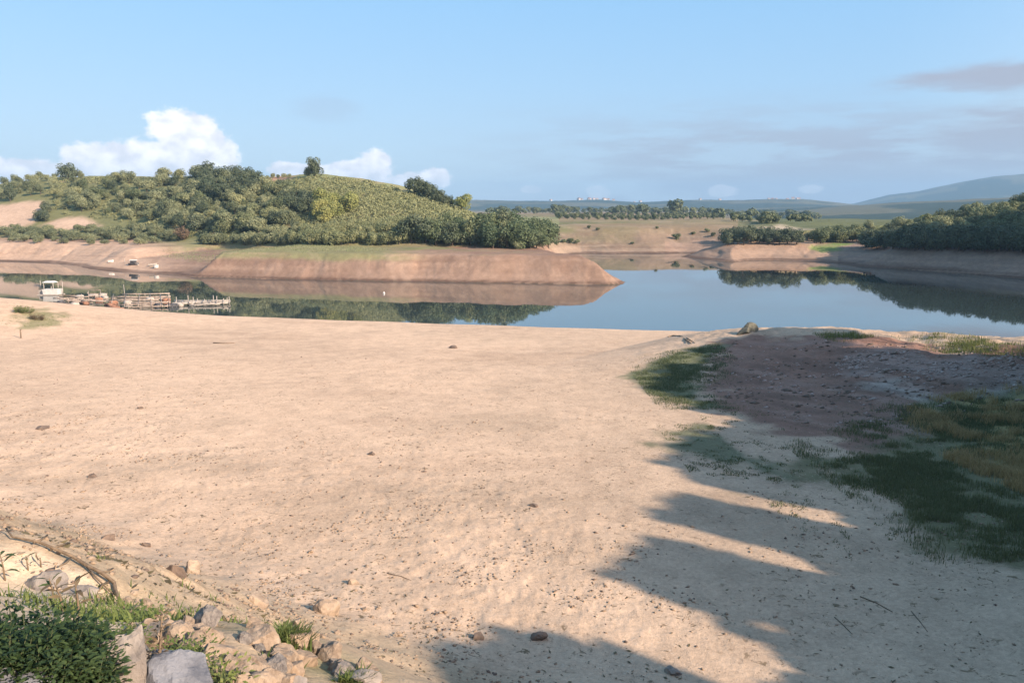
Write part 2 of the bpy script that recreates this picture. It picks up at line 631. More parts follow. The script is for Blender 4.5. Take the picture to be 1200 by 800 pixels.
def ground_mat():
    m, q = mat_new('ground_soil')
    out = q.n('ShaderNodeOutputMaterial')
    b = q.n('ShaderNodeBsdfPrincipled')
    b.inputs['Roughness'].default_value = 0.95
    b.inputs['Specular IOR Level'].default_value = 0.08
    q.l(b.outputs[0], out.inputs[0])
    tone = q.n('ShaderNodeAttribute', attribute_name='tone').outputs['Color']
    spk = q.n('ShaderNodeAttribute', attribute_name='speck').outputs['Fac']
    geo = q.n('ShaderNodeNewGeometry').outputs['Position']
    # broad mottling, then finer grain
    n_b = q.noise(geo, 0.07, 5.0, 0.6)
    n_m = q.noise(geo, 0.9, 6.0, 0.65)
    n_f = q.noise(geo, 7.0, 6.0, 0.7)
    k = q.m('ADD', q.step(n_b, 0.3, 0.7, 0.90, 1.08), q.step(n_m, 0.3, 0.7, -0.10, 0.10))
    n_ff = q.noise(geo, 26.0, 4.0, 0.7)
    k = q.m('ADD', k, q.step(n_f, 0.3, 0.7, -0.13, 0.12))
    k = q.m('ADD', k, q.step(n_ff, 0.3, 0.7, -0.12, 0.10))
    cm = q.n('ShaderNodeVectorMath', operation='SCALE')
    q.l(tone, cm.inputs[0])
    q.l(k, cm.inputs['Scale'])
    c = cm.outputs[0]
    # dark specks: dry weed and crumbs, plus painted shade of small hoof prints
    n_d = q.noise(geo, 3.2, 3.0, 0.75, 1.2)
    n_p = q.noise(geo, 0.35, 4.0, 0.6)
    deb_shade = q.m('MULTIPLY', q.step(n_d, 0.575, 0.66), q.step(n_p, 0.36, 0.60))
    deb_shade = q.m('MULTIPLY', q.m('MULTIPLY', deb_shade, spk), 0.9)
    c = q.mix(deb_shade, c, (0.13, 0.095, 0.055))
    # pale little stones
    n_s = q.n('ShaderNodeTexVoronoi')
    n_s.inputs['Scale'].default_value = 5.5
    q.l(geo, n_s.inputs['Vector'])
    st = q.m('MULTIPLY', q.step(n_s.outputs['Distance'], 0.20, 0.13), q.step(q.noise(geo, 0.5, 3.0), 0.45, 0.62))
    st = q.m('MULTIPLY', q.m('MULTIPLY', st, spk), 0.5)
    c = q.mix(st, c, (0.52, 0.43, 0.33))
    # washed streaks at the water's edge and on the far banks are in the tone itself
    q.l(c, b.inputs['Base Color'])
    bp = q.n('ShaderNodeBump')
    bp.inputs['Strength'].default_value = 0.7
    bp.inputs['Distance'].default_value = 0.05
    hh = q.m('ADD', q.m('MULTIPLY', n_ff, 0.30), q.m('MULTIPLY', n_f, 0.6))
    hh = q.m('ADD', hh, q.m('MULTIPLY', q.noise(geo, 2.4, 6.0, 0.7), 0.9))
    q.l(hh, bp.inputs['Height'])
    q.l(bp.outputs[0], b.inputs['Normal'])
    return m


def water_mat():
    m, q = mat_new('lake_water')
    out = q.n('ShaderNodeOutputMaterial')
    b = q.n('ShaderNodeBsdfPrincipled')
    b.inputs['Base Color'].default_value = (0.036, 0.050, 0.048, 1)
    b.inputs['Roughness'].default_value = 0.025
    b.inputs['IOR'].default_value = 1.75
    geo = q.n('ShaderNodeNewGeometry').outputs['Position']
    mp = q.n('ShaderNodeMapping')
    mp.inputs['Scale'].default_value = (1.0, 0.35, 1.0)
    q.l(geo, mp.inputs['Vector'])
    w1 = q.noise(mp.outputs[0], 0.6, 3.0, 0.5)
    w2 = q.noise(mp.outputs[0], 0.05, 3.0, 0.5)
    bp = q.n('ShaderNodeBump')
    bp.inputs['Strength'].default_value = 0.07
    bp.inputs['Distance'].default_value = 0.05
    q.l(q.m('MULTIPLY', w1, q.step(w2, 0.35, 0.65, 0.25, 1.0)), bp.inputs['Height'])
    q.l(bp.outputs[0], b.inputs['Normal'])
    q.l(b.outputs[0], out.inputs[0])
    return m


M = {
    'ground': ground_mat(),
    'water': water_mat(),
    'bark': simple_mat('bark', (0.13, 0.10, 0.075), 0.9, 0.4, 6.0, bump=0.5),
    'leaf_grove': leaf_mat('leaf_grove', (0.066, 0.098, 0.050), (0.155, 0.190, 0.095)),
    'leaf_wood': leaf_mat('leaf_wood', (0.132, 0.158, 0.086), (0.245, 0.262, 0.142), rnd=0.6),
    'leaf_dark': leaf_mat('leaf_dark', (0.057, 0.081, 0.046), (0.127, 0.149, 0.086)),
    'leaf_hedge': leaf_mat('leaf_hedge', (0.165, 0.188, 0.092), (0.29, 0.30, 0.15)),
    'leaf_lime': leaf_mat('leaf_lime', (0.18, 0.205, 0.07), (0.30, 0.31, 0.11)),
    'leaf_red': leaf_mat('leaf_red', (0.13, 0.095, 0.06), (0.20, 0.145, 0.09)),
    'leaf_scrub': leaf_mat('leaf_scrub', (0.165, 0.185, 0.085), (0.245, 0.255, 0.125), rnd=0.0),
    'leaf_right': leaf_mat('leaf_right', (0.085, 0.118, 0.058), (0.205, 0.220, 0.110)),
    'leaf_far': leaf_mat('leaf_far', (0.086, 0.109, 0.057), (0.161, 0.184, 0.092)),
    'leaf_shrub': leaf_mat('leaf_shrub', (0.022, 0.044, 0.016), (0.070, 0.105, 0.036), 0.3),
    'leaf_weed': leaf_mat('leaf_weed', (0.09, 0.13, 0.03), (0.19, 0.22, 0.07), 0.3),
    'leaf_dry': leaf_mat('leaf_dry', (0.10, 0.075, 0.04), (0.17, 0.13, 0.07), 0.15),
    'grass': leaf_mat('grass', (0.07, 0.11, 0.03), (0.17, 0.19, 0.06), 0.3, 0.0),
    'grass_dark': leaf_mat('grass_dark', (0.068, 0.092, 0.040), (0.15, 0.165, 0.075), 0.3, 0.0),
    'grass_gold': leaf_mat('grass_gold', (0.24, 0.185, 0.07), (0.44, 0.35, 0.15), 0.3, 0.0),
    'rock_tan': simple_mat('rock_tan', (0.34, 0.262, 0.19), 0.9, 0.3, 4.0, bump=0.9, col2=(0.21, 0.155, 0.11)),
    'rock_grey': simple_mat('rock_grey', (0.27, 0.235, 0.20), 0.9, 0.3, 4.0, bump=0.9, col2=(0.145, 0.125, 0.11)),
    'rock_blue_shade': simple_mat('rock_blue_shade', (0.19, 0.195, 0.21), 0.9, 0.3, 5.0, bump=0.9, col2=(0.085, 0.09, 0.105)),  # blue grey stone, darkened for the shade over the corner boulders
    'rock_pink': simple_mat('rock_pink', (0.38, 0.30, 0.26), 0.9, 0.3, 2.0, col2=(0.27, 0.20, 0.17)),
    'clod': simple_mat('clod', (0.30, 0.22, 0.15), 0.95, 0.3, 4.0, bump=0.4, col2=(0.20, 0.145, 0.10)),
    'clod_dark': simple_mat('clod_dark', (0.17, 0.125, 0.095), 0.95, 0.3, 4.0, bump=0.4, col2=(0.10, 0.075, 0.06)),
    'wood_dead': simple_mat('wood_dead', (0.20, 0.145, 0.095), 0.9, 0.4, 14.0, bump=0.5),
    'stem_green': simple_mat('stem_green', (0.06, 0.07, 0.03), 0.8, 0.3, 10.0),
    'rock_dark': simple_mat('rock_dark', (0.13, 0.125, 0.095), 0.9, 0.3, 3.0, bump=0.9, col2=(0.07, 0.07, 0.055)),
    'wood_pale': simple_mat('wood_pale', (0.37, 0.30, 0.245), 0.8, 0.35, 3.0, col2=(0.21, 0.16, 0.125)),
    'rust': simple_mat('rust', (0.27, 0.14, 0.09), 0.85, 0.4, 3.0),
    'white': simple_mat('white_paint', (0.54, 0.52, 0.48), 0.5, 0.12, 2.0),
    'offwhite': simple_mat('offwhite_paint', (0.36, 0.32, 0.275), 0.6, 0.25, 3.0),
    'dark': simple_mat('dark_paint', (0.05, 0.05, 0.055), 0.6, 0.3, 3.0),
    'roof': simple_mat('roof_tile', (0.34, 0.17, 0.11), 0.85, 0.3, 2.0),
    'wall': simple_mat('house_wall', (0.45, 0.42, 0.38), 0.85, 0.1, 1.0),
}


# ------------------------------------------------------------------ ground sheet
def pix_poly(pts):
    x, y, z, ok = hits([p[0] for p in pts], [p[1] for p in pts])
    return list(zip(x.tolist(), y.tolist()))


def ground_tones(x, y, z, d):
    """true surface colour (soil, sand, turf) of every ground point"""
    n = len(x)
    C = np.zeros((n, 3), np.float32)
    u = x / np.maximum(y, 1.0)
    px = 600 + 954 * u
    n1 = fbm(x, y, 14.0, 4, 101)
    n2 = fbm(x, y, 4.0, 4, 102)
    n3 = fbm(x, y, 1.2, 3, 103)

    def col(c):
        return np.array(c, np.float32)[None, :]

    def put(mask, c):
        mask = np.clip(mask, 0, 1)[:, None]
        C[:] = C * (1 - mask) + (col(c) if isinstance(c, tuple) else c) * mask

    # open country
    C[:] = col((0.20, 0.165, 0.09))
    field = fbm(x, y, 120.0, 2, 110)
    put(sstep(field, -0.15, 0.2), (0.215, 0.16, 0.10))
    put(sstep(fbm(x, y, 90.0, 3, 111), 0.1, 0.3) * 0.8, (0.12, 0.13, 0.055))
    r = np.hypot(x, y)
    mtn = np.maximum(sstep(r, 1300, 1900), sstep(px, 820, 890) * (y > 0) * sstep(r, 520, 640))
    put(mtn, (0.036, 0.056, 0.046))
    put(mtn * sstep(fbm(x, y, 190.0, 4, 113), 0.02, 0.16) * 0.75, (0.125, 0.12, 0.078))
    # hills
    left = (((u < u_of(655)) & (y < 520)) | ((u < u_of(760)) & (y < 205))) & (y > 100)
    hillm = left & (z > 4.7)
    put(hillm * 1.0, (0.155, 0.155, 0.070))
    put(hillm * sstep(u, u_of(310), u_of(380)) * sstep(z, 5.6, 8.0) * 0.95, (0.205, 0.215, 0.10))
    put(hillm * sstep(n1 + 0.4 * n2, 0.15, 0.5) * 0.6, (0.26, 0.205, 0.125))
    right = (u > u_of(865)) & (y > 60) & (y < 520)
    put(right * sstep(z, 3.9, 4.6) * 1.0, (0.11, 0.12, 0.055))
    # drawdown banks
    bank = (y > 100) & (r < 330) & (d > 0)
    bz = z + 0.5 * n2
    put(bank * left * (1 - sstep(bz, 4.4, 5.0)), (0.215, 0.140, 0.100))
    put(bank * left * (1 - sstep(bz, 4.0, 4.9)) * sstep(n1 + n2 * 0.6, -0.1, 0.5) * 0.6, (0.275, 0.190, 0.138))
    put(bank * left * sstep(bz, 2.9, 3.7) * (1 - sstep(bz, 4.9, 5.3)) * (1 - sstep(px, 430, 520)) * sstep(px, 130, 230) * 0.95, (0.205, 0.195, 0.095))
    put(bank * (px < 235) * (1 - sstep(px, 150, 235)) * (1 - sstep(bz, 3.9, 4.7)), (0.43, 0.295, 0.205))
    put(bank * (px > 640) * (px < 868) * (y > 215) * (1 - sstep(z, 4.5, 6.0)) * 0.9, (0.21, 0.152, 0.106))
    put(bank * (px > 640) * (px < 868) * (y > 215) * (1 - sstep(d + 5 * n1, 4, 10)) * 0.8, (0.28, 0.205, 0.145))
    fs = (px > 640) & (px < 900) & (y > 215) & (y < 420)
    band = fbm(x * 0.25, z * 9.0 + y * 0.10, 3.0, 4, 133)
    put(fs * sstep(band, 0.1, 0.5) * 0.5, (0.20, 0.145, 0.095))
    put(fs * sstep(-band, 0.15, 0.5) * 0.5, (0.31, 0.235, 0.165))
    put(fs * sstep(fbm(x, y, 26.0, 4, 134), 0.2, 0.5) * 0.45 * sstep(z, 1.5, 3.5), (0.17, 0.15, 0.075))
    ptm = (px > 780) & (px < 1000) & (y < 250)
    put(bank * ptm * (1 - sstep(bz, 3.4, 4.2)), (0.275, 0.19, 0.135))
    put(bank * right * (px >= 985) * (1 - sstep(bz, 4.3, 5.2)), (0.235, 0.165, 0.125))
    put(bank * right * (px >= 985) * (1 - sstep(bz, 0.5, 1.1)) * 0.7, (0.12, 0.08, 0.06))
    # bare sandy cuts on the left hill
    for poly in BARE:
        sdp, _ = poly_sd(x, y, poly)
        put(sstep(sdp + 3.0 * n1 + 1.5 * n2, -1.5, 2.0) * (y > 100), (0.44, 0.315, 0.225))
    sdp, _ = poly_sd(x, y, RED_TOP)
    put(sstep(sdp, -2, 3) * (y > 100), (0.36, 0.225, 0.145))
    sdp, _ = poly_sd(x, y, PALE_FIELD)
    put(sstep(sdp, -3, 4) * (y > 100), (0.42, 0.34, 0.24))
    sdp, _ = poly_sd(x, y, GREEN_SPOT)
    put(sstep(sdp + 2 * n2, -1, 2) * (y > 100), (0.15, 0.19, 0.06))
    # ---- the near lake bed
    near = (y < 105) & ((d > 0) | (y < 90)) & (y > -200)
    near = near & ((x < 75) | (y < 60))
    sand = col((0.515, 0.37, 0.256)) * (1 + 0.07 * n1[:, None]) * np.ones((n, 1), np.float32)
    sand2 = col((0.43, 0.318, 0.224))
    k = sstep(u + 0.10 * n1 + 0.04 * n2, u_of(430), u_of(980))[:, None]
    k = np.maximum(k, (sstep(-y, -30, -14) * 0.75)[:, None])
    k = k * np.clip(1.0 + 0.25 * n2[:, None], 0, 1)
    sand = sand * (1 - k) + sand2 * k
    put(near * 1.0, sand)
    put(near * sstep(n1 * 0.7 + n2 * 0.5, 0.22, 0.6) * 0.45, (0.33, 0.245, 0.17))
    put(near * sstep(fbm(x, y * 3.0, 10.0, 4, 105), 0.3, 0.6) * 0.35 * sstep(y, 26, 40), (0.36, 0.25, 0.17))
    p = 0.6 * x + 0.8 * y
    a = -0.8 * x + 0.6 * y
    # dam slope
    s = 0.5 * x + 0.866 * y
    dm = near * (1 - sstep(s + 1.2 * n2, 12.5, 14.8))
    put(dm, (0.40, 0.30, 0.20))
    put(dm * sstep(n2 + n3 * 0.5, 0.0, 0.4) * 0.6, (0.27, 0.205, 0.14))
    put(dm * sstep(n1 + n3 * 0.5, 0.15, 0.5) * 0.15, (0.19, 0.17, 0.09))
    for poly, c, soft in NEAR_PATCH:
        sdp, _ = poly_sd(x, y, poly)
        put(near * sstep(sdp + soft * (n2 * 1.2 + n3 * 0.8), -soft * 0.5, soft * 0.6), c)
    sdp, _ = poly_sd(x, y, NEAR_PATCH[0][0])
    mm = near * sstep(sdp + 2 * n2, 0.0, 3.0)
    fur = fbm(0.30 * x - 0.28 * y, 0.9 * x + 0.9 * y, 1.4, 4, 141)
    put(mm * sstep(fur, 0.05, 0.4) * 0.5, (0.29, 0.195, 0.155))
    put(mm * sstep(-fur, 0.1, 0.4) * 0.5, (0.125, 0.078, 0.060))
    for kk in (2, 3, 4):
        sdp, _ = poly_sd(x, y, NEAR_PATCH[kk][0])
        put(near * sstep(sdp + 2.5 * n2 + 1.2 * n3, 0.0, 2.0), NEAR_PATCH[kk][1])
    for px_, py_ in TRACKS:
        sdp = np.full(n, 1e6, np.float32)
        P_ = px_
        for i in range(len(P_) - 1):
            (ax, ay), (bx, by) = P_[i], P_[i + 1]
            ex, ey = bx - ax, by - ay
            t_ = np.clip(((x - ax) * ex + (y - ay) * ey) / (ex * ex + ey * ey), 0, 1)
            sdp = np.minimum(sdp, np.hypot(x - ax - t_ * ex, y - ay - t_ * ey))
        g_ = np.abs(sdp + 0.12 * n2 - py_)
        put(near * (1 - sstep(g_, 0.10, 0.30)) * np.clip(0.45 + 0.8 * n1, 0, 1) * 0.22, (0.30, 0.22, 0.155))
    # wet rim along the water
    put((d > -2) * (1 - sstep(d + 0.25 * n2, 0.12, 0.75)) * (r < 400) * 0.75, (0.13, 0.082, 0.055))
    put((d > -2) * (r > 105) * (r < 400) * (1 - sstep(z + 0.15 * n2, 0.22, 0.5)) * 0.85, (0.095, 0.058, 0.042))
    streak = fbm(x + 0.35 * y, (x * 0.2 - y) * 0.12, 1.6, 4, 131)
    put(bank * (1 - sstep(bz, 4.3, 4.9)) * sstep(streak, 0.25, 0.55) * 0.22, (0.38, 0.27, 0.195))
    strata = fbm(x * 0.06, y * 0.06 + z * 2.6, 1.0, 4, 137)
    put(bank * (1 - sstep(bz, 4.3, 4.9)) * sstep(strata, 0.12, 0.5) * 0.4, (0.34, 0.235, 0.165))
    put(bank * (1 - sstep(bz, 4.3, 4.9)) * sstep(-strata, 0.2, 0.5) * 0.35, (0.16, 0.10, 0.07))
    put(bank * (1 - sstep(bz, 4.3, 4.9)) * sstep(-streak, 0.3, 0.6) * 0.2, (0.15, 0.095, 0.065))
    put((d < 0) * 1.0, (0.10, 0.075, 0.05))
    speck = near * (0.35 + 0.65 * (1 - sstep(y, 40, 75))) * (1 - 0.5 * dm)
    return C, speck.astype(np.float32)


BARE = [pix_poly([(-40, 246), (20, 238), (52, 234), (60, 242), (50, 252), (38, 262), (20, 272), (-40, 276)]),
        pix_poly([(52, 262), (70, 256), (96, 253), (112, 258), (130, 262), (128, 269), (100, 268), (60, 268)]),
        pix_poly([(138, 262), (175, 260), (178, 266), (150, 268)])]
RED_TOP = pix_poly([(285, 209), (300, 206), (322, 207), (345, 210), (322, 213), (296, 213)])
PALE_FIELD = pix_poly([(893, 266), (915, 262.5), (945, 268), (955, 273), (920, 272)])
GREEN_SPOT = pix_poly([(948, 290), (975, 284), (1000, 285), (985, 294), (960, 297)])
NEAR_PATCH = [
    # dried mud mound
    (pix_poly([(835, 405), (870, 396), (960, 394), (1050, 400), (1200, 413), (1300, 430), (1300, 640), (1200, 610), (1060, 560), (960, 530), (880, 500), (830, 470), (815, 430)]), (0.225, 0.132, 0.097), 2.2),
    # turf in the hollow beside it
    (pix_poly([(738, 440), (765, 424), (800, 409), (842, 404), (828, 430), (815, 455), (825, 478), (800, 470), (770, 458)]), (0.14, 0.145, 0.08), 1.2),
    (pix_poly([(790, 520), (830, 500), (870, 530), (900, 555), (860, 560), (820, 545)]), (0.155, 0.155, 0.095), 1.6),
    (pix_poly([(960, 540), (1040, 500), (1100, 470), (1200, 455), (1300, 460), (1300, 690), (1200, 650), (1120, 632), (1040, 600), (980, 570)]), (0.155, 0.142, 0.080), 2.2),
    (pix_poly([(1090, 490), (1140, 470), (1200, 468), (1290, 480), (1290, 580), (1200, 568), (1130, 540)]), (0.29, 0.225, 0.10), 2.6),
    (pix_poly([(1000, 452), (1050, 442), (1085, 452), (1078, 464), (1030, 462)]), (0.33, 0.27, 0.225), 2.2),
    (pix_poly([(1155, 452), (1185, 446), (1220, 450), (1220, 470), (1175, 470)]), (0.33, 0.27, 0.225), 2.0),
    (pix_poly([(1010, 418), (1060, 412), (1140, 420), (1190, 432), (1150, 442), (1060, 436), (1000, 440)]), (0.27, 0.19, 0.155), 1.5),
    # weedy strips at the foot of the stone slope
    (pix_poly([(70, 650), (130, 662), (200, 690), (262, 722), (250, 734), (180, 708), (110, 680)]), (0.33, 0.255, 0.17), 0.9),
    (pix_poly([(320, 752), (350, 752), (410, 775), (450, 790), (400, 800), (350, 785)]), (0.22, 0.195, 0.11), 0.7),
    (pix_poly([(15, 372), (40, 362), (80, 368), (70, 380), (35, 384)]), (0.25, 0.215, 0.12), 1.5),
    (pix_poly([(-20, 640), (40, 648), (110, 690), (150, 725), (120, 745), (60, 715), (-20, 690)]), (0.52, 0.40, 0.275), 0.5),
]

TRACKS = [(pix_poly([(905, 392), (840, 398), (790, 405), (745, 430), (712, 470), (700, 520), (715, 570), (700, 640), (640, 720), (600, 790)]), 0.75),
          (pix_poly([(0, 470), (120, 455), (260, 452), (420, 440), (560, 420), (700, 402), (790, 396)]), 0.75)]


def build_ground():
    az, r, X, Y, Zs, D = (GRID[k] for k in ('az', 'r', 'X', 'Y', 'Z', 'D'))
    nA, nR = len(az), len(r)
    i = np.arange(nR - 1)[:, None]
    j = np.arange(nA)[None, :]
    j2 = (j + 1) % nA
    F = np.stack([i * nA + j, i * nA + j2, (i + 1) * nA + j2, (i + 1) * nA + j], -1).reshape(-1, 4)
    F = F[:, ::-1]
    C, S = ground_tones(X, Y, Zs, D)
    V = np.stack([X, Y, Zs], 1)
    rgba = np.concatenate([C, np.ones((len(C), 1), np.float32)], 1)
    me = mesh_np('ground', V, F, M['ground'], True, {'tone': ('FLOAT_COLOR', rgba), 'speck': ('FLOAT', S)})
    o = obj('ground', me)
    tag(o, kind='structure')
    return o


build_ground()

# still lake
wx0, wx1, wy0, wy1 = -260, 140, 58, 262
wm = mesh_np('water', [(wx0, wy0, 0), (wx1, wy0, 0), (wx1, wy1, 0), (wx0, wy1, 0)], [[0, 1, 2, 3]], M['water'])
tag(obj('water', wm), kind='structure')


# ------------------------------------------------------------------ foliage
def leaf_cloud(P, N, size, rng, aspect=0.62, tint=None):
    """diamond leaf faces at P, facing roughly N"""
    n = len(P)
    N = N / (np.linalg.norm(N, axis=1, keepdims=True) + 1e-9)
    T = rng.normal(size=(n, 3))
    T -= N * (T * N).sum(1, keepdims=True)
    T /= np.linalg.norm(T, axis=1, keepdims=True) + 1e-9
    B = np.cross(N, T)
    s = np.asarray(size).reshape(-1, 1) * np.ones((n, 1))
    V = np.stack([P + T * s, P + B * s * aspect + N * s * 0.15, P - T * s, P - B * s * aspect + N * s * 0.15], 1).reshape(-1, 3)
    F = np.arange(4 * n).reshape(n, 4)
    if tint is None:
        tint = rng.random(n)
    return V, F, np.repeat(tint, 4)


def crown_np(rng, shape=(0.5, 0.5, 0.42), zc=0.58, n_lobes=11, n_leaf=1500, leaf=0.045, lobe_r=(0.16, 0.28), boxy=False, zf=0.85):
    """leaf clumps of a crown; the whole tree is one unit tall"""
    Ps, Ns, Ts = [], [], []
    lobes = []
    for k in range(n_lobes):
        v = rng.normal(size=3)
        v /= np.linalg.norm(v)
        f = rng.uniform(0.35, 0.78) if k else 0.0
        c = v * np.array(shape) * f + np.array([0, 0, zc])
        if boxy:
            c = rng.uniform(-1, 1, 3) * np.array(shape) + np.array([0, 0, zc])
        lobes.append((c, rng.uniform(*lobe_r) * (1.25 if k == 0 else 1.0), rng.random()))
    w = np.array([l[1] ** 2 for l in lobes])
    w /= w.sum()
    for (c, rr, tn), wk in zip(lobes, w):
        m = max(20, int(n_leaf * wk))
        v = rng.normal(size=(m, 3))
        v /= np.linalg.norm(v, axis=1, keepdims=True)
        rad = rr * (rng.uniform(0.55, 1.08, (m, 1)) ** 0.6)
        P = c + v * rad * np.array([1.0, 1.0, zf])
        Ps.append(P)
        Ns.append(v + rng.normal(size=(m, 3)) * 0.55 + np.array([0, 0, 0.25]))
        Ts.append(np.clip(tn * 0.6 + rng.random(m) * 0.4, 0, 1))
    P, N, T = np.concatenate(Ps), np.concatenate(Ns), np.concatenate(Ts)
    P[:, 2] = np.maximum(P[:, 2], 0.03)
    return leaf_cloud(P, N, leaf * rng.uniform(0.7, 1.3, len(P)), rng, 0.7, T)


def tube_np(pts, rads, seg=7):
    """tapered tube through points"""
    pts = [Vector(p) for p in pts]
    V, F = [], []
    for i, p in enumerate(pts):
        a = pts[max(i - 1, 0)]
        b = pts[min(i + 1, len(pts) - 1)]
        d = (b - a).normalized()
        ref = Vector((0, 0, 1)) if abs(d.z) < 0.9 else Vector((1, 0, 0))
        s = d.cross(ref).normalized()
        t = d.cross(s)
        for k in range(seg):
            an = 2 * math.pi * k / seg
            V.append(tuple(p + (s * math.cos(an) + t * math.sin(an)) * rads[i]))
        if i:
            for k in range(seg):
                F.append(((i - 1) * seg + k, (i - 1) * seg + (k + 1) % seg, i * seg + (k + 1) % seg, i * seg + k))
    n = len(V)
    V.append(tuple(pts[0]))
    V.append(tuple(pts[-1]))
    for k in range(seg):
        F.append((n, (k + 1) % seg, k, k))
        b = (len(pts) - 1) * seg
        F.append((n + 1, b + k, b + (k + 1) % seg, b + (k + 1) % seg))
    return np.array(V, np.float32), F


class Build:
    """collects boxes and tubes into one mesh"""
    def __init__(self):
        self.V, self.F = [], []

    def add(self, V, F):
        n = len(self.V)
        self.V += [tuple(map(float, v)) for v in V]
        for f in F:
            g = []
            for i in f:
                if n + i not in g:
                    g.append(n + int(i))
            if len(g) > 2:
                self.F.append(tuple(g))
        return self

    def tube(self, pts, r, seg=7):
        rads = [r] * len(pts) if np.isscalar(r) else r
        V, F = tube_np(pts, rads, seg)
        return self.add(V, F)

    def box(self, c, s, rz=0.0, taper=1.0):
        x, y, z = [k / 2 for k in s]
        V = []
        for dz, k in ((-z, 1.0), (z, taper)):
            for dx, dy in ((-x, -y), (x, -y), (x, y), (-x, y)):
                dx, dy = dx * k, dy * k
                V.append((c[0] + dx * math.cos(rz) - dy * math.sin(rz), c[1] + dx * math.sin(rz) + dy * math.cos(rz), c[2] + dz))
        return self.add(V, [(3, 2, 1, 0), (4, 5, 6, 7), (0, 1, 5, 4), (1, 2, 6, 5), (2, 3, 7, 6), (3, 0, 4, 7)])

    def mesh(self, name, mat, smooth=False):
        me = bpy.data.meshes.new(name)
        me.from_pydata(self.V, [], self.F)
        me.materials.append(mat)
        if smooth:
            me.polygons.foreach_set('use_smooth', np.ones(len(me.polygons), bool))
        me.update()
        return me


def trunk_mesh(rng, h=0.5, r=0.035, limbs=4, crown_h=0.6):
    b = Build()
    x, y = rng.uniform(-0.03, 0.03, 2)
    b.tube([(0, 0, -0.06), (x * 0.3, y * 0.3, h * 0.4), (x, y, h * 0.8), (x * 1.5, y * 1.5, crown_h + 0.12)], [r * 1.35, r, r * 0.75, r * 0.25], 7)
    for k in range(limbs):
        an = 2 * math.pi * (k + rng.random() * 0.7) / limbs
        z0 = h * rng.uniform(0.4, 0.85)
        L = rng.uniform(0.16, 0.28)
        b.tube([(x * 0.7, y * 0.7, z0), (L * 0.5 * math.cos(an), L * 0.5 * math.sin(an), z0 + L * 0.5), (L * math.cos(an), L * math.sin(an), z0 + L * 1.0)], [r * 0.55, r * 0.4, r * 0.12], 5)
    return b.mesh('trunk', M['bark'], True)


KINDS = {}


def make_kind(key, mat, n=4, seed=1, **kw):
    rng = np.random.default_rng(seed)
    lst = []
    tk = dict(h=kw.pop('th', 0.5), r=kw.pop('tr', 0.03), limbs=kw.pop('limbs', 4))
    for i in range(n):
        V, F, T = crown_np(rng, **kw)
        cm = mesh_np('crown', V, F, M[mat], False, {'tint': ('FLOAT', T)})
        lst.append((trunk_mesh(rng, **tk), cm))
    KINDS[key] = lst


ROUND = dict(shape=(0.50, 0.50, 0.46), zc=0.50, n_lobes=16, n_leaf=2600, leaf=0.033, lobe_r=(0.14, 0.29), th=0.4)
LOW = dict(shape=(0.62, 0.62, 0.36), zc=0.46, n_lobes=14, n_leaf=2000, leaf=0.036, lobe_r=(0.18, 0.32), th=0.3, tr=0.028)
make_kind('grove', 'leaf_grove', 5, 11, **dict(ROUND, n_leaf=3600, leaf=0.030, n_lobes=20, shape=(0.56, 0.56, 0.48), zc=0.48))
make_kind('wood', 'leaf_wood', 5, 12, **ROUND)
make_kind('dark', 'leaf_dark', 4, 13, **ROUND)
make_kind('hedge', 'leaf_hedge', 5, 14, **LOW)
make_kind('lime', 'leaf_lime', 3, 15, **ROUND)
make_kind('red', 'leaf_red', 2, 16, **LOW)
make_kind('right', 'leaf_right', 5, 17, **ROUND)
make_kind('bush', 'leaf_wood', 4, 18, **LOW)
make_kind('shade', 'leaf_grove', 3, 19, **dict(shape=(0.42, 0.42, 0.56), zc=0.48, n_lobes=70, n_leaf=11000, leaf=0.042, lobe_r=(0.15, 0.24), zf=0.32))

make_kind('screen', 'leaf_grove', 3, 20, **dict(shape=(0.32, 0.32, 0.45), zc=0.50, n_lobes=130, n_leaf=12000, leaf=0.045, lobe_r=(0.16, 0.21), boxy=True, zf=0.15))
make_kind('high', 'leaf_grove', 2, 23, **dict(shape=(0.36, 0.36, 0.10), zc=0.80, n_lobes=22, n_leaf=4500, leaf=0.036, lobe_r=(0.13, 0.19), th=0.75, tr=0.022))


def tree(name, key, x, y, h, label, cat='tree', group=None, rng=random, wide=1.0, z=None, sink=0.05):
    tm, cm = rng.choice(KINDS[key])
    if z is None:
        z = th(x, y)
    t = empty(name, (x, y, z - sink), rng.uniform(0, 6.28), (h * wide * rng.uniform(0.9, 1.1), h * wide * rng.uniform(0.9, 1.1), h))
    tag(t, label, cat, group)
    obj('trunk', tm, t)
    obj('crown', cm, t)
    return t


def scatter_px(poly, n, seed, min_px=0.0):
    """n pixels inside a photograph polygon, spread evenly"""
    rng = np.random.default_rng(seed)
    xs = [p[0] for p in poly]
    ys = [p[1] for p in poly]
    out = []
    tries = 0
    while len(out) < n and tries < n * 400:
        tries += 1
        p = (rng.uniform(min(xs), max(xs)), rng.uniform(min(ys), max(ys)))
        s, _ = poly_sd(np.array([p[0]]), np.array([p[1]]), poly)
        if s[0] < 0:
            continue
        if min_px and any((p[0] - q[0]) ** 2 + ((p[1] - q[1]) * 1.8) ** 2 < min_px ** 2 for q in out):
            continue
        out.append(p)
    return out


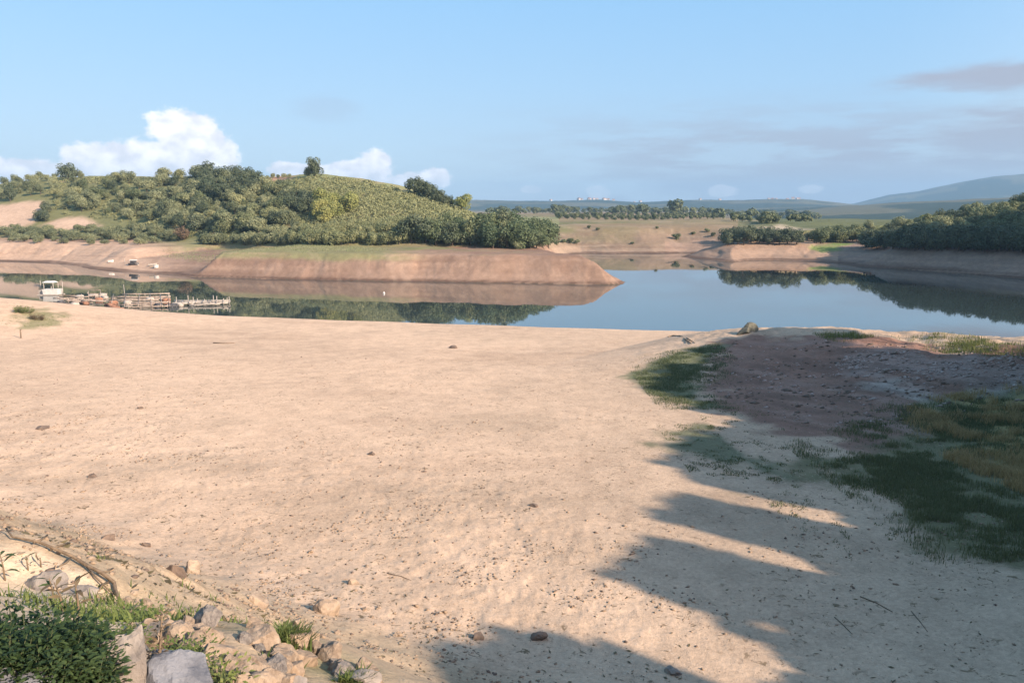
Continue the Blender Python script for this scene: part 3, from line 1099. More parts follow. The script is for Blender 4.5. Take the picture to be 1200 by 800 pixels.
def plant_px(name, key, poly, n, hr, label, cat, group, seed, min_px=8.0, wide=1.0):
    rnd = random.Random(seed)
    keys = [key] if isinstance(key, str) else list(key)
    pts = scatter_px(poly, n, seed, min_px)
    if not pts:
        return
    x, y, z, ok = hits([p[0] for p in pts], [p[1] for p in pts])
    for i in range(len(pts)):
        if ok[i] and z[i] > 0.3:
            f = rnd.random() ** 1.4 if len(keys) > 1 else rnd.random()
            tree(name, rnd.choice(keys), float(x[i]), float(y[i]), hr[0] + (hr[1] - hr[0]) * f, label, cat, group, rnd, wide * (rnd.uniform(0.72, 1.3) if len(keys) > 1 else 1.0), float(z[i]))


def grow_vegetation():
    rnd = random.Random(5)
    # --- dense grove at the end of the peninsula
    plant_px('grove_tree', ('grove', 'grove', 'grove', 'right', 'dark'), [(478, 281), (520, 279), (590, 279), (640, 284), (644, 291), (600, 292), (560, 290), (520, 288), (480, 287)], 56, (3.4, 7.4),
             'dark green round-crowned tree in the dense grove at the end of the peninsula', 'tree', 'trees of the peninsula grove', 21, 5.0, 0.95)
    x, y, z = hit(606, 292)
    tree('shrub', 'wood', x, y, 1.9, 'small pale round shrub in front of the grove on the bank edge', 'shrub', None, rnd, 1.2)
    # --- shaggy row along the shelf
    plant_px('hedge_tree', 'hedge', [(335, 284), (476, 284), (476, 287.5), (335, 287.5)], 26, (2.9, 3.9),
             'pale olive bushy tree in the even row along the shelf', 'tree', 'bushy trees in the row along the shelf', 22, 5.0, 0.85)
    plant_px('hedge_tree', 'bush', [(225, 285), (340, 284), (340, 288), (250, 289)], 17, (2.5, 3.6),
             'grey green bushy tree low on the slope above the grassy bank', 'tree', 'bushy trees low on the left slope', 23, 5.0, 0.9)
    plant_px('hedge_tree', 'hedge', [(350, 272), (478, 266), (478, 276), (350, 280)], 34, (2.4, 3.3),
             'yellowish bushy tree in the rows behind the shelf row', 'tree', 'bushy trees of the second row', 24, 5.0, 0.9)
    # --- wood on the left hill
    W = [(62, 228), (120, 214), (180, 207), (225, 212), (300, 219), (340, 227), (352, 248), (345, 278), (300, 279), (240, 277), (185, 262), (150, 258), (100, 248), (62, 246)]
    plant_px('wood_tree', ('wood', 'wood', 'wood', 'bush', 'hedge', 'dark', 'right'), W, 235, (1.8, 4.9), 'tree of the mixed grey green wood on the left hill', 'tree', 'trees of the left hill wood', 25, 5.6, 1.0)
    plant_px('dark_tree', 'dark', [(222, 208), (250, 205), (300, 212), (305, 235), (270, 240), (232, 232)], 26, (4.2, 6.0),
             'darker green tree in the upper middle of the left hill wood', 'tree', 'dark trees high in the left hill wood', 26, 8.0)
    plant_px('dark_tree', 'dark', [(330, 236), (370, 240), (372, 252), (340, 252)], 8, (3.4, 4.6),
             'dark tree beside the yellow green trees at the hill wood edge', 'tree', 'dark trees at the wood edge', 27, 7.0)
    plant_px('yellow_tree', 'lime', [(372, 246), (402, 236), (412, 250), (400, 262), (376, 262)], 9, (4.0, 5.6),
             'bright yellow green tree at the right edge of the hill wood', 'tree', 'yellow green trees at the wood edge', 28, 8.0)
    plant_px('bush', 'bush', [(5, 268), (60, 270), (130, 270), (190, 270), (215, 283), (160, 287), (100, 287), (60, 285), (5, 285)], 75, (1.5, 2.9),
             'low green bush at the foot of the left hill below the bare cuts', 'bush', 'bushes at the foot of the left hill', 29, 5.0, 1.25)
    plant_px('bush', 'wood', [(0, 208), (58, 200), (100, 208), (62, 226), (0, 236)], 34, (2.0, 3.6),
             'small green tree on the upper left slope above the sandy cut', 'bush', 'small trees on the upper left slope', 30, 6.0)
    plant_px('bush', 'dark', [(34, 262), (52, 246), (62, 250), (50, 266)], 5, (2.6, 3.6),
             'dark bush on the gully edge between the two sandy cuts', 'bush', 'bushes between the sandy cuts', 31, 6.0)
    for (px, py, h, lab) in [(212, 282, 4.2, 'reddish brown bush at the foot of the left hill'), (250, 281, 2.2, 'small rusty bush right of the reddish one')]:
        x, y, z = hit(px, py)
        tree('red_bush', 'red', x, y, h, lab, 'bush', None, rnd, 0.8)
    x, y, z = hit(12, 236)
    tree('dark_tree', 'dark', x, y, 6.5, 'narrow dark tree standing on the left edge of the sandy cut', 'tree', None, rnd, 0.6)
    # --- single trees on the skyline
    for (px, py, h, w, key, lab) in [(80, 209, 6.6, 1.0, 'dark', 'dark domed tree alone on the skyline of the left hill'),
                                     (370, 206, 6.2, 0.75, 'dark', 'dark tall tree on the highest point of the left hill'),
                                     (361, 206, 3.6, 0.9, 'wood', 'shorter brownish tree against the tall one on the hilltop'),
                                     (541, 244, 4.6, 1.0, 'lime', 'light green round tree at the lower end of the dark clump'),
                                     (232, 208, 4.6, 1.2, 'wood', 'broad tree bulging above the skyline over the hill wood'),
                                     (210, 208, 3.0, 1.2, 'wood', 'low tree on the skyline left of the broad one')]:
        x, y, z = hit(px, py + 2)
        tree('skyline_tree', key, x, y, h, lab, 'tree', None, rnd, w)
    for i in range(9):
        px = 486 + i * 5.2
        py = 227 + i * 1.7 + rnd.uniform(0, 2)
        x, y, z = hit(px, py)
        tree('clump_tree', 'dark', x, y, 5.4 - i * 0.3 + rnd.uniform(-0.3, 0.4), 'dark tree in the wedge-shaped clump below the hilltop', 'tree', 'trees of the dark clump on the ridge', rnd, 0.9)
    for i in range(8):
        x, y, z = hit(294 + i * 6.4, 208.5)
        tree('orchard_tree', 'bush', x, y, rnd.uniform(1.0, 1.8), 'tiny tree in the thin row along the bare red hilltop', 'tree', 'row on the bare hilltop', rnd)
    # --- right hill
    R1 = [(1000, 279), (1060, 272), (1100, 262), (1150, 252), (1205, 243), (1215, 292), (1150, 290), (1100, 288), (1050, 286), (1010, 285)]
    plant_px('hillside_tree', ('right', 'right', 'wood', 'hedge', 'dark'), R1, 150, (2.2, 5.4), 'green tree on the wooded hill across the water at the right', 'tree', 'trees of the right hill', 41, 7.2)
    plant_px('bank_tree', 'dark', [(1010, 289), (1080, 290), (1205, 294), (1215, 297), (1080, 294), (1010, 292)], 34, (4.0, 6.0),
             'dark shaded tree along the top of the right bank', 'tree', 'trees along the top of the right bank', 42, 5.0)
    plant_px('yellow_tree', 'lime', [(1065, 266), (1098, 258), (1100, 276), (1070, 278)], 5, (3.6, 4.6),
             'yellow green tree among darker ones on the right hill', 'tree', 'yellow trees on the right hill', 43, 8.0)
    plant_px('hillside_tree', 'right', [(945, 281), (1000, 277), (1010, 283), (960, 286)], 26, (3.0, 4.6),
             'green tree in the strip left of the right hill', 'tree', 'trees in the strip left of the right hill', 44, 5.0)
    plant_px('point_tree', 'dark', [(842, 283), (870, 280), (930, 283), (935, 287), (880, 287), (846, 287)], 22, (3.2, 5.2),
             'dark bushy tree on the point across the water', 'tree', 'trees on the dark point', 45, 5.0)
    for (px, py, h) in [(1018, 289, 3.2), (1030, 288.5, 2.6)]:
        x, y, z = hit(px, py)
        tree('shrub', 'bush', x, y, h, 'grey green shrub on the turf where the right bank begins', 'shrub', 'shrubs where the right bank begins', rnd)


grow_vegetation()


# ------------------------------------------------------------------ far orchard, far trees
def far_trees():
    rng = np.random.default_rng(77)
    meshes = []
    for i in range(4):
        V, F, T = crown_np(rng, shape=(0.46, 0.46, 0.42), zc=0.56, n_lobes=8, n_leaf=420, leaf=0.085, lobe_r=(0.18, 0.3))
        tv, tf = tube_np([(0, 0, -0.1), (0, 0, 0.5)], [0.04, 0.02], 5)
        tf4 = np.array([list(f) for f in tf])
        V2 = np.concatenate([V, tv])
        F2 = np.concatenate([F, tf4 + len(V)])
        T2 = np.concatenate([T, np.zeros(len(tv), np.float32)])
        meshes.append(mesh_np('far_tree', V2, F2, M['leaf_far'], False, {'tint': ('FLOAT', T2)}))
    rnd = random.Random(9)

    def put(name, x, y, h, lab, grp, w=1.0):
        o = obj(name, rnd.choice(meshes), None, (x, y, th(x, y) - 0.1), (0, 0, rnd.uniform(0, 6.28)), (h * w, h * w, h))
        tag(o, lab, 'tree', grp)
    # rows of young trees running up the far slope
    for row in range(22):
        px0 = 655 + row * 9.4
        for k in range(9):
            yy = 392 + k * 19 + row * 1.5
            x = (px0 - 600 + k * 1.2) / 954 * 400 + (yy - 400) * (px0 - 640) / 954 * 0.75
            if rnd.random() < 0.07:
                continue
            put('orchard_tree', x + rnd.uniform(-.5, .5), yy + rnd.uniform(-1, 1), rnd.uniform(2.4, 3.6), 'small tree in the straight rows of the orchard across the lake', 'trees of the far orchard', 0.85)
    for i in range(150):
        yy = rnd.uniform(620, 960)
        px = rnd.uniform(560, 960)
        put('distant_tree', (px - 600) / 954 * yy, yy, rnd.uniform(4, 8), 'distant dark tree in the belt beyond the orchard', 'distant tree belt', rnd.uniform(0.9, 1.5))
    for (px, yy, h, lab) in [(753, 560, 9, 'rounded dark tree rising above the middle of the orchard'), (791, 560, 11, 'big rounded dark tree rising above the orchard, right of the smaller one'),
                             (842, 520, 8.5, 'dark tree at the right end of the orchard'), (880, 480, 8, 'dark tree left of the pale field'), (722, 620, 6, 'small dark tree on the far skyline over the orchard')]:
        put('far_tree', (px - 600) / 954 * yy, yy, h, lab, None, 1.1)
    for i in range(34):
        px = rnd.uniform(858, 950)
        yy = rnd.uniform(285, 360)
        put('meadow_tree', (px - 600) / 954 * yy, yy, rnd.uniform(2.2, 4.2), 'round green tree on the meadow behind the dark point', 'trees on the meadow behind the point', 1.15)
    for (px, py, w) in [(660, 285, 1.0), (668, 285.5, 1.2), (676, 285.5, 1.0), (793, 281, 1.3), (652, 287, 0.9), (741, 286, 0.6), (700, 270, 0.7), (812, 275, 0.8), (828, 272, 1.0), (690, 268, 0.8), (770, 268, 0.7), (645, 268, 1.3), (835, 277, 0.9)]:
        x, y, z = hit(px, py)
        put('far_bush', x, y, 1.5 * w, 'dark low bush on the bare brown slope across the lake', 'bushes on the far bare slope', 1.5)
    # village on the far ridge
    hw, hr = None, None
    b = Build()
    b.box((0, 0, 2.5), (9, 7, 5.2))
    hw = b.mesh('wall', M['wall'])
    b = Build()
    b.add([(-5, -4, 5.0), (5, -4, 5.0), (5, 4, 5.0), (-5, 4, 5.0), (-5, 0, 7.4), (5, 0, 7.4)], [(0, 1, 5, 4), (2, 3, 4, 5), (0, 4, 3), (1, 2, 5), (3, 2, 1, 0)])
    hr = b.mesh('roof', M['roof'])
    for i in range(26):
        px = rnd.choice([rnd.gauss(925, 16), rnd.gauss(700, 12), rnd.uniform(640, 960)])
        yy = rnd.uniform(2480, 2620)
        x = (px - 600) / 954 * yy
        t = empty('village_house', (x, yy, th(x, yy) - 0.5), rnd.uniform(0, 3), rnd.uniform(0.7, 1.1))
        tag(t, 'tiny pale house of the village on the far blue ridge', 'house', 'houses on the far ridge')
        obj('wall', hw, t)
        obj('roof', hr, t)


far_trees()


# ------------------------------------------------------------------ low scrub on the open green slope (uncountable)
def hill_scrub():
    rng = np.random.default_rng(314)
    pts = scatter_px([(300, 216), (340, 212), (370, 207), (430, 213), (480, 226), (520, 238), (560, 254), (600, 270), (560, 268), (500, 262), (480, 268), (400, 272), (350, 275), (345, 240)], 2600, 51)
    pts += scatter_px([(60, 212), (120, 209), (200, 210), (300, 212), (300, 216), (200, 214), (110, 216), (64, 222)], 260, 52)
    pts += scatter_px([(60, 230), (350, 226), (350, 282), (230, 286), (190, 266), (60, 250)], 500, 53)
    x, y, z, ok = hits([p[0] for p in pts], [p[1] for p in pts])
    Ps, Ns, Ts, Ss = [], [], [], []
    for i in range(len(pts)):
        if not ok[i] or z[i] < 3.5:
            continue
        # coppice in contour rows
        m = 26
        v = rng.normal(size=(m, 3))
        v /= np.linalg.norm(v, axis=1, keepdims=True)
        v[:, 2] = np.abs(v[:, 2])
        R = rng.uniform(0.4, 0.95)
        Ps.append(np.array([x[i], y[i], z[i] + 0.1]) + v * np.array([R, R, R * 0.8]))
        Ns.append(v + rng.normal(size=(m, 3)) * 0.5)
        Ts.append(np.clip(rng.random() * 0.55 + rng.random(m) * 0.45, 0, 1))
        Ss.append(rng.uniform(0.13, 0.24, m))
    V, F, T = leaf_cloud(np.concatenate(Ps), np.concatenate(Ns), np.concatenate(Ss), rng, 0.75, np.concatenate(Ts))
    o = obj('hill_scrub', mesh_np('hill_scrub', V, F, M['leaf_scrub'], False, {'tint': ('FLOAT', T)}))
    tag(o, 'low yellow green scrub covering the open slope of the left hill', 'scrub', kind='stuff')


hill_scrub()


# ------------------------------------------------------------------ the trees on the knoll, right of the view, that shade the bed
def knoll_trees():
    rnd = random.Random(3)

    def P(p, a):
        return p * 0.6 - a * 0.8, p * 0.8 + a * 0.6

    def put(p, a_t, reach, width, lab, key='shade', level=None):
        """a tree on the knoll whose shadow reaches 'reach' along the shadow axis"""
        x, y = P(p, a_t)
        g = th(x, y)
        top = (level or (1.6 if p < 31 else 1.2)) + (reach - a_t) * math.tan(SUN_EL)
        h = max(top - g, 2.0)
        tm, cm = rnd.choice(KINDS[key])
        t = empty('shade_tree', (x, y, g - 0.1), rnd.uniform(0, 6.28), (width / 0.98, width / 0.98, h))
        tag(t, lab, 'tree', 'shade trees on the wooded rise')
        obj('trunk', tm, t)
        obj('crown', cm, t)
    lab = 'leafy tree on the wooded rise right of the dry bed'

    def env(p):
        return float(np.interp(p, [2, 8, 12.2, 13.6, 14.5, 15.1, 15.5, 16, 16.3, 18.4, 18.8, 19.1, 19.4, 19.9, 23.0, 23.9, 24.8, 25.7, 27.4, 28.7, 29.6, 30.7, 32.4, 34.4, 39.4, 40.6, 42.7, 43.9, 47.2, 49, 52.5, 58, 64],
                               [14.6, 14.4, 12.9, 12.4, 12.0, 11.3, 10.6, 8.4, 7.2, 6.4, 7.6, 9.2, 10.4, 11.2, 11.5, 12.0, 12.4, 12.6, 12.4, 12.6, 13.5, 14.7, 15.9, 16.8, 16.9, 18.7, 21.4, 23.6, 25.9, 26.5, 26.7, 26.9, 25]))
    rows = [(4, 8.0), (7.5, 6.0), (10.2, 4.4)]
    rows += [(33.8 + 1.2 * i, 2.8) for i in range(6)]
    rows += [(41.0, 3.4), (42.6, 3.6), (44.2, 4.0), (45.8, 4.2), (47.4, 4.4), (49, 4.8), (50.8, 5), (52.6, 5), (54.4, 5), (56.2, 5)]
    for p, w in [(12.2, 2.6), (13.5, 2.2), (14.5, 1.6), (15.2, 1.2), (15.7, 0.9), (18.75, 0.8), (19.9, 1.9), (20.95, 1.9), (22.0, 1.9), (24.75, 1.75), (25.65, 1.75), (26.55, 1.75),
                 (29.5, 1.9), (30.8, 1.9), (32.2, 2.0), (33.4, 2.2)]:
        put(p, -12.5 if p < 29 else -10.5, env(p), w, lab, 'screen')
    for p, w in [(57.5, 4.4), (59.3, 4.2), (61, 4.2), (62.8, 4.0), (64.4, 3.6)]:
        put(p, -3.5, 26.3, w, lab, 'high')
    for p, w in rows:
        at = -13 if p < 28 else (-10 if p < 40.5 else -3)
        put(p, at + rnd.uniform(-0.6, 0.6), env(p), w, lab)
        put(p + 0.35 * (1 if p > 33 else 0), at - 2.6, env(p) - 0.9, w * 0.95, lab)
    put(1.3, -9, 4.5, 2.3, 'leafy small tree added on the dam crest, out of view, for its shade', 'screen', 9.2)  # unseen tree added to shade the boulders in the left corner
    # lower growth in front closes the shade below their crowns
    for i in range(29):
        p = 4 + i * 1.85
        e = 6.2 if p < 31 else (10.5 if p < 40.5 else 16)
        if 15.6 < p < 19.4:
            e = 6.1
        if p <= 15.6:
            e = env(p) - 3.5
        put(p, -8.5 + rnd.uniform(-0.8, 0.8) if p < 41 else -4.5 + rnd.uniform(-0.8, 0.8), e + rnd.uniform(-0.5, 0.4), 4.4 if p > 19 else 3.2, lab)
        put(p + 0.9, -6 if p < 41 else -6.5, e - 3 + rnd.uniform(-0.6, 0.6), 4.0 if p > 19 else 2.6, lab)


knoll_trees()


# ------------------------------------------------------------------ stones
def rock_mesh(name, seed, mat, dims, planes=13, rough=0.13, flat=0.0):
    rng = np.random.default_rng(seed)
    bm = bmesh.new()
    bmesh.ops.create_icosphere(bm, subdivisions=4, radius=1.0)
    V = np.array([v.co[:] for v in bm.verts])
    for k in range(planes):
        n = rng.normal(size=3)
        n /= np.linalg.norm(n)
        dd = rng.uniform(0.42, 0.86)
        ex = np.maximum(V @ n - dd, 0)
        V = V - ex[:, None] * n * 0.97
    s = 2.6
    nz = fbm(V[:, 0] * s + seed, V[:, 1] * s + V[:, 2] * 1.7, 1.0, 4, seed)
    nz2 = fbm(V[:, 2] * s - seed, V[:, 0] * s * .8 + V[:, 1] * 2.1, 0.5, 3, seed + 9)
    V = V * (1 + rough * nz + rough * 0.6 * nz2)[:, None]
    V[:, 2] = np.where(V[:, 2] < -0.45, -0.45, V[:, 2])
    V = V / (V.max(0) - V.min(0))
    V[:, 2] -= V[:, 2].min()
    V = V * np.array(dims)
    for v, c in zip(bm.verts, V):
        v.co = c
    for f in bm.faces:
        f.smooth = True
    me = bpy.data.meshes.new(name)
    bm.to_mesh(me)
    bm.free()
    me.materials.append(M[mat])
    try:
        me.set_sharp_from_angle(angle=math.radians(16))
    except Exception:
        pass
    return me


def rock_px(px, py, w, h, mat, label, seed, name='rock', deep=1.0, rz=None, cat='rock', planes=11, sink=0.42):
    x, y, z = hit(px, py)
    k = math.sqrt(x * x + y * y + (CAM_H - z) ** 2) / FPX
    W, Hh = w * k, h * k * 0.86
    me = rock_mesh(name, seed, mat, (W, W * 0.8 * deep, Hh * (1 + sink)), planes)
    r = (seed * 1.7) % 0.8 - 0.4 if rz is None else rz
    o = obj(name, me, None, (x, y + W * 0.25, th(x, y + W * 0.25) - Hh * sink), (0, 0, r))
    tag(o, label, cat)
    return o


def stones():
    L = [
        (12, 812, 96, 44, 'rock_blue_shade', 'rounded blue grey boulder in the bottom left corner below the shrub', 1, 'boulder'),
        (138, 806, 66, 66, 'rock_grey', 'tall pale grey slab of rock beside the leafy shrub', 2, 'boulder'),
        (204, 812, 88, 50, 'rock_blue_shade', 'largest blue grey angular boulder behind the thin dark sprig', 3, 'boulder'),
        (176, 757, 46, 24, 'rock_tan', 'low tan rock just above the large blue grey boulder', 4, 'rock'),
        (207, 760, 30, 32, 'rock_tan', 'upright rounded tan rock right of the low tan one', 5, 'rock'),
        (244, 784, 54, 32, 'rock_tan', 'wide flat-faced tan boulder right of the blue grey boulder', 6, 'boulder'),
        (268, 806, 38, 22, 'rock_tan', 'tan rock cut by the bottom edge under the wide tan boulder', 7, 'rock'),
        (303, 806, 32, 22, 'rock_tan', 'pale tan rock at the bottom edge below the square block', 8, 'rock'),
        (303, 757, 40, 25, 'rock_tan', 'square-cut tan block with its left side in deep shade', 9, 'rock'),
        (348, 738, 19, 15, 'rock_tan', 'small pinkish stone behind the rounded pale one', 10, 'stone'),
        (364, 753, 19, 17, 'rock_tan', 'small rounded pale stone at the edge of the green patch', 11, 'stone'),
        (383, 719, 30, 20, 'rock_tan', 'wedge-shaped tan stone alone on the dry bed with a dark shadow', 12, 'stone'),
        (299, 707, 24, 15, 'rock_tan', 'crumbly tan stone above the square block', 13, 'stone'),
        (226, 671, 15, 16, 'rock_tan', 'pale upright stone beside a darker one near the weedy strip', 14, 'stone'),
        (204, 672, 24, 12, 'clod_dark', 'dark flat stone left of the pale upright one', 15, 'stone'),
        (413, 684, 14, 8, 'rock_tan', 'little pale stone on the dry bed above the wedge-shaped one', 16, 'stone'),
        (426, 806, 40, 18, 'rock_grey', 'whitish rock at the bottom edge right of the green patch', 17, 'rock'),
        (345, 806, 30, 12, 'rock_grey', 'greyish flat rock at the bottom edge below the green patch', 18, 'rock'),
        (558, 749, 15, 8, 'clod_dark', 'dark stone on the rim of the curved shadow, left one', 19, 'stone'),
        (632, 749, 20, 9, 'clod_dark', 'wider dark stone on the rim of the curved shadow', 20, 'stone'),
        (878, 389.5, 27, 13, 'rock_dark', 'greenish grey rock standing alone at the waterline', 21, 'rock'),
        (107, 560, 10, 5, 'clod_dark', 'dark clod alone on the pale bed at the left', 22, 'clod'),
        (126, 632, 15, 7, 'clod_dark', 'dark clod above the fallen branch', 23, 'clod'),
        (48, 503, 13, 4, 'clod_dark', 'long dark clod far out on the left of the pale bed', 24, 'clod'),
        (532, 408, 11, 4, 'clod_dark', 'dark lump on the smooth bed close to the water', 25, 'clod'),
        (627, 594, 11, 4, 'clod_dark', 'dark flat clod in the middle of the bed', 26, 'clod'),
        (435, 533, 9, 4, 'clod_dark', 'small dark lump left of the middle of the bed', 27, 'clod'),
        (163, 479, 6, 3, 'clod_dark', 'tiny dark lump on the smooth left part of the bed', 28, 'clod'),
        (170, 640, 10, 5, 'clod_dark', 'dark clod right of the one above the branch', 29, 'clod'),
        (790, 790, 18, 8, 'rock_grey', 'pale flat stone in the shade at the bottom, right of the lit strip', 30, 'stone'),
        (150, 770, 40, 34, 'rock_grey', 'grey rock leaning between the pale slab and the blue boulder', 31, 'rock'),
        (230, 745, 22, 12, 'rock_tan', 'small tan stone above the wide tan boulder', 32, 'stone'),
        (188, 728, 18, 9, 'rock_tan', 'small pale stone beside the foot of the fallen branch', 33, 'stone'),
        (90, 700, 36, 12, 'rock_grey', 'low grey stone half buried in sand above the shrub', 34, 'stone'),
        (40, 690, 46, 16, 'rock_grey', 'broad grey stone half hidden behind the shrub', 35, 'stone'),
    ]
    for (px, py, w, h, m, lab, sd, nm) in L:
        rock_px(px, py, w, h, m, lab, sd, nm, cat=nm)
    # scattered small stones on and below the stone slope
    rng = np.random.default_rng(8)
    ms = [rock_mesh('stone', 60 + i, m, (1, 0.85, 0.7)) for i, m in enumerate(['rock_tan', 'rock_tan', 'clod', 'rock_grey'])]
    pts = scatter_px([(150, 690), (260, 730), (330, 740), (450, 790), (470, 806), (250, 806), (240, 790), (150, 735)], 70, 63)
    pts += scatter_px([(180, 640), (420, 640), (560, 740), (460, 770), (330, 735), (230, 690)], 42, 64)
    x, y, z, ok = hits([p[0] for p in pts], [p[1] for p in pts])
    for i in range(len(pts)):
        s = float(rng.uniform(0.08, 0.26)) * (0.7 if i >= 70 else 1.0)
        o = obj('stone', ms[int(rng.integers(0, 4))], None, (float(x[i]), float(y[i]), float(z[i]) - 0.03), (0, 0, float(rng.uniform(0, 6.28))), (s, s, s))
        if i < 70:
            tag(o, 'small loose stone among the boulders on the lower left slope', 'stone', 'small stones on the lower left slope')
        else:
            tag(o, 'small stone scattered on the rough bed above the boulders', 'stone', 'small stones on the rough bed')


stones()


def crumbs():
    """dried mud crumbs and pebbles, uncountable"""
    rng = np.random.default_rng(4)
    n = 190000
    y = 8 + 54 * rng.random(n) ** 1.5
    x = rng.uniform(-0.68, 0.68, n) * y
    s = 0.5 * x + 0.866 * y
    d = poly_sd(x.astype(np.float32), y.astype(np.float32), LAKE)[0]
    xs, ys = x.astype(np.float32), y.astype(np.float32)
    dens = sstep(fbm(xs, ys, 11.0, 3, 61), -0.25, 0.45) * (1 - sstep(ys, 34, 58)) + 0.10
    cl = sstep(fbm(xs, ys, 1.6, 3, 66), 0.0, 0.45)
    keep = (rng.random(n) < dens * (0.10 + 0.90 * cl) * 0.5 + (s < 15) * 0.20 * (0.2 + cl)) & (d < -3) & (s > 4.5)
    x, y = x[keep], y[keep]
    n = len(x)
    z = heights(x, y)
    R = 0.009 + 0.05 * rng.random(n) ** 3.6
    base = np.array([(1, 0, 0), (0, 1, 0), (-1, 0, 0), (0, -1, 0), (0, 0, 1), (0, 0, -1)], float)
    an = rng.uniform(0, 6.28, n)
    P = base[None] * (R[:, None, None]) * rng.uniform(0.6, 1.3, (n, 6, 1))
    P[:, :, 0] *= rng.uniform(0.9, 1.9, (n, 1))
    P[:, :, 2] *= 0.75
    ca, sa = np.cos(an)[:, None], np.sin(an)[:, None]
    Q = np.stack([P[:, :, 0] * ca - P[:, :, 1] * sa, P[:, :, 0] * sa + P[:, :, 1] * ca, P[:, :, 2]], -1)
    Q += np.stack([x, y, z + R * 0.25], -1)[:, None, :]
    tri = np.array([(0, 1, 4), (1, 2, 4), (2, 3, 4), (3, 0, 4), (1, 0, 5), (2, 1, 5), (3, 2, 5), (0, 3, 5)])
    F = (tri[None] + (np.arange(n) * 6)[:, None, None]).reshape(-1, 3)
    for nm, mat, sel in (('mud_crumbs', 'clod', slice(0, n // 3)), ('sand_pebbles', 'rock_tan', slice(n // 3, 3 * n // 4)), ('dark_crumbs', 'clod_dark', slice(3 * n // 4, n))):
        q = Q[sel]
        m = len(q)
        F = (tri[None] + (np.arange(m) * 6)[:, None, None]).reshape(-1, 3)
        o = obj(nm, mesh_np(nm, q.reshape(-1, 3), F, M[mat]))
        tag(o, {'mud_crumbs': 'brown crumbs of dried mud strewn over the bed', 'sand_pebbles': 'pale pebbles strewn over the dry bed', 'dark_crumbs': 'dark crumbs of soil strewn over the dry bed'}[nm], 'crumbs', kind='stuff')



crumbs()


def mound_rubble():
    """broken clods and pale stones turned up on the mud mound, uncountable"""
    rng = np.random.default_rng(14)
    pts = scatter_px([(835, 408), (870, 397), (960, 396), (1050, 401), (1215, 415), (1215, 470), (1060, 500), (960, 500), (880, 480), (830, 455)], 2600, 71)
    pts += scatter_px([(1000, 412), (1060, 404), (1215, 420), (1215, 450), (1080, 445), (960, 440)], 2200, 72)
    fu = fbm(np.array([p[0] for p in pts]) / 40.0, np.array([p[1] for p in pts]) / 5.0, 1.0, 3, 73)
    pts = [p for p, f in zip(pts, fu) if f > -0.08 or rng.random() < 0.12]
    x, y, z, ok = hits([p[0] for p in pts], [p[1] for p in pts])
    base = np.array([(1, 0, 0), (0, 1, 0), (-1, 0, 0), (0, -1, 0), (0.2, 0.1, 0.8), (0, 0, -1)], float)
    tri = np.array([(0, 1, 4), (1, 2, 4), (2, 3, 4), (3, 0, 4), (1, 0, 5), (2, 1, 5), (3, 2, 5), (0, 3, 5)])
    n = len(x)
    R_ = 0.025 + 0.12 * rng.random(n) ** 3.5
    P = base[None] * R_[:, None, None] * rng.uniform(0.55, 1.35, (n, 6, 1))
    P[:, :, 0] *= rng.uniform(0.9, 2.0, (n, 1))
    P += np.stack([x, y, z + R_ * 0.15], -1)[:, None, :]
    k = int(n * 0.6)
    for nm, mat, sel, lab in (('mound_stones', 'rock_pink', slice(n - k, n), 'pale pinkish stones littering the top of the mud mound'), ('mound_clods', 'clod_dark', slice(0, n - k), 'dark broken clods on the mud mound')):
        q = P[sel]
        F = (tri[None] + (np.arange(len(q)) * 6)[:, None, None]).reshape(-1, 3)
        tag(obj(nm, mesh_np(nm, q.reshape(-1, 3), F, M[mat])), lab, 'rubble', kind='stuff')


mound_rubble()


def litter():
    """flat bits of dry weed and bark trodden into the bed, uncountable"""
    rng = np.random.default_rng(24)
    n = 60000
    y = 9 + 47 * rng.random(n) ** 1.4
    x = rng.uniform(-0.68, 0.68, n) * y
    xs, ys = x.astype(np.float32), y.astype(np.float32)
    s = 0.5 * x + 0.866 * y
    d = poly_sd(xs, ys, LAKE)[0]
    dens = sstep(fbm(xs, ys, 9.0, 3, 61), -0.3, 0.4) * (1 - sstep(ys, 30, 54)) + 0.06
    cl = sstep(fbm(xs, ys, 1.1, 3, 68), 0.05, 0.4)
    keep = (rng.random(n) < dens * (0.06 + 0.94 * cl) * 0.55 + (s < 16) * 0.16 * (0.15 + cl)) & (d < -4) & (s > 5)
    x, y = x[keep], y[keep]
    n = len(x)
    z = heights(x, y)
    an = rng.uniform(0, 6.28, n)
    L = 0.018 + 0.07 * rng.random(n) ** 2.5
    W = L * rng.uniform(0.15, 0.5, n)
    dx, dy = np.cos(an), np.sin(an)
    C = np.stack([x, y, z + 0.012], 1)
    a = np.stack([dx * L, dy * L, rng.uniform(-0.2, 0.35, n) * L], 1)
    b = np.stack([-dy * W, dx * W, rng.uniform(0.0, 0.5, n) * W], 1)
    V = np.stack([C - a, C + b - a * 0.2, C + a, C - b + a * 0.15], 1).reshape(-1, 3)
    F = np.arange(4 * n).reshape(n, 4)
    o = obj('dry_litter', mesh_np('dry_litter', V, F, M['leaf_dry'], False, {'tint': ('FLOAT', np.repeat(rng.random(n), 4))}))
    tag(o, 'bits of dry dark weed strewn over the bed', 'litter', kind='stuff')


litter()


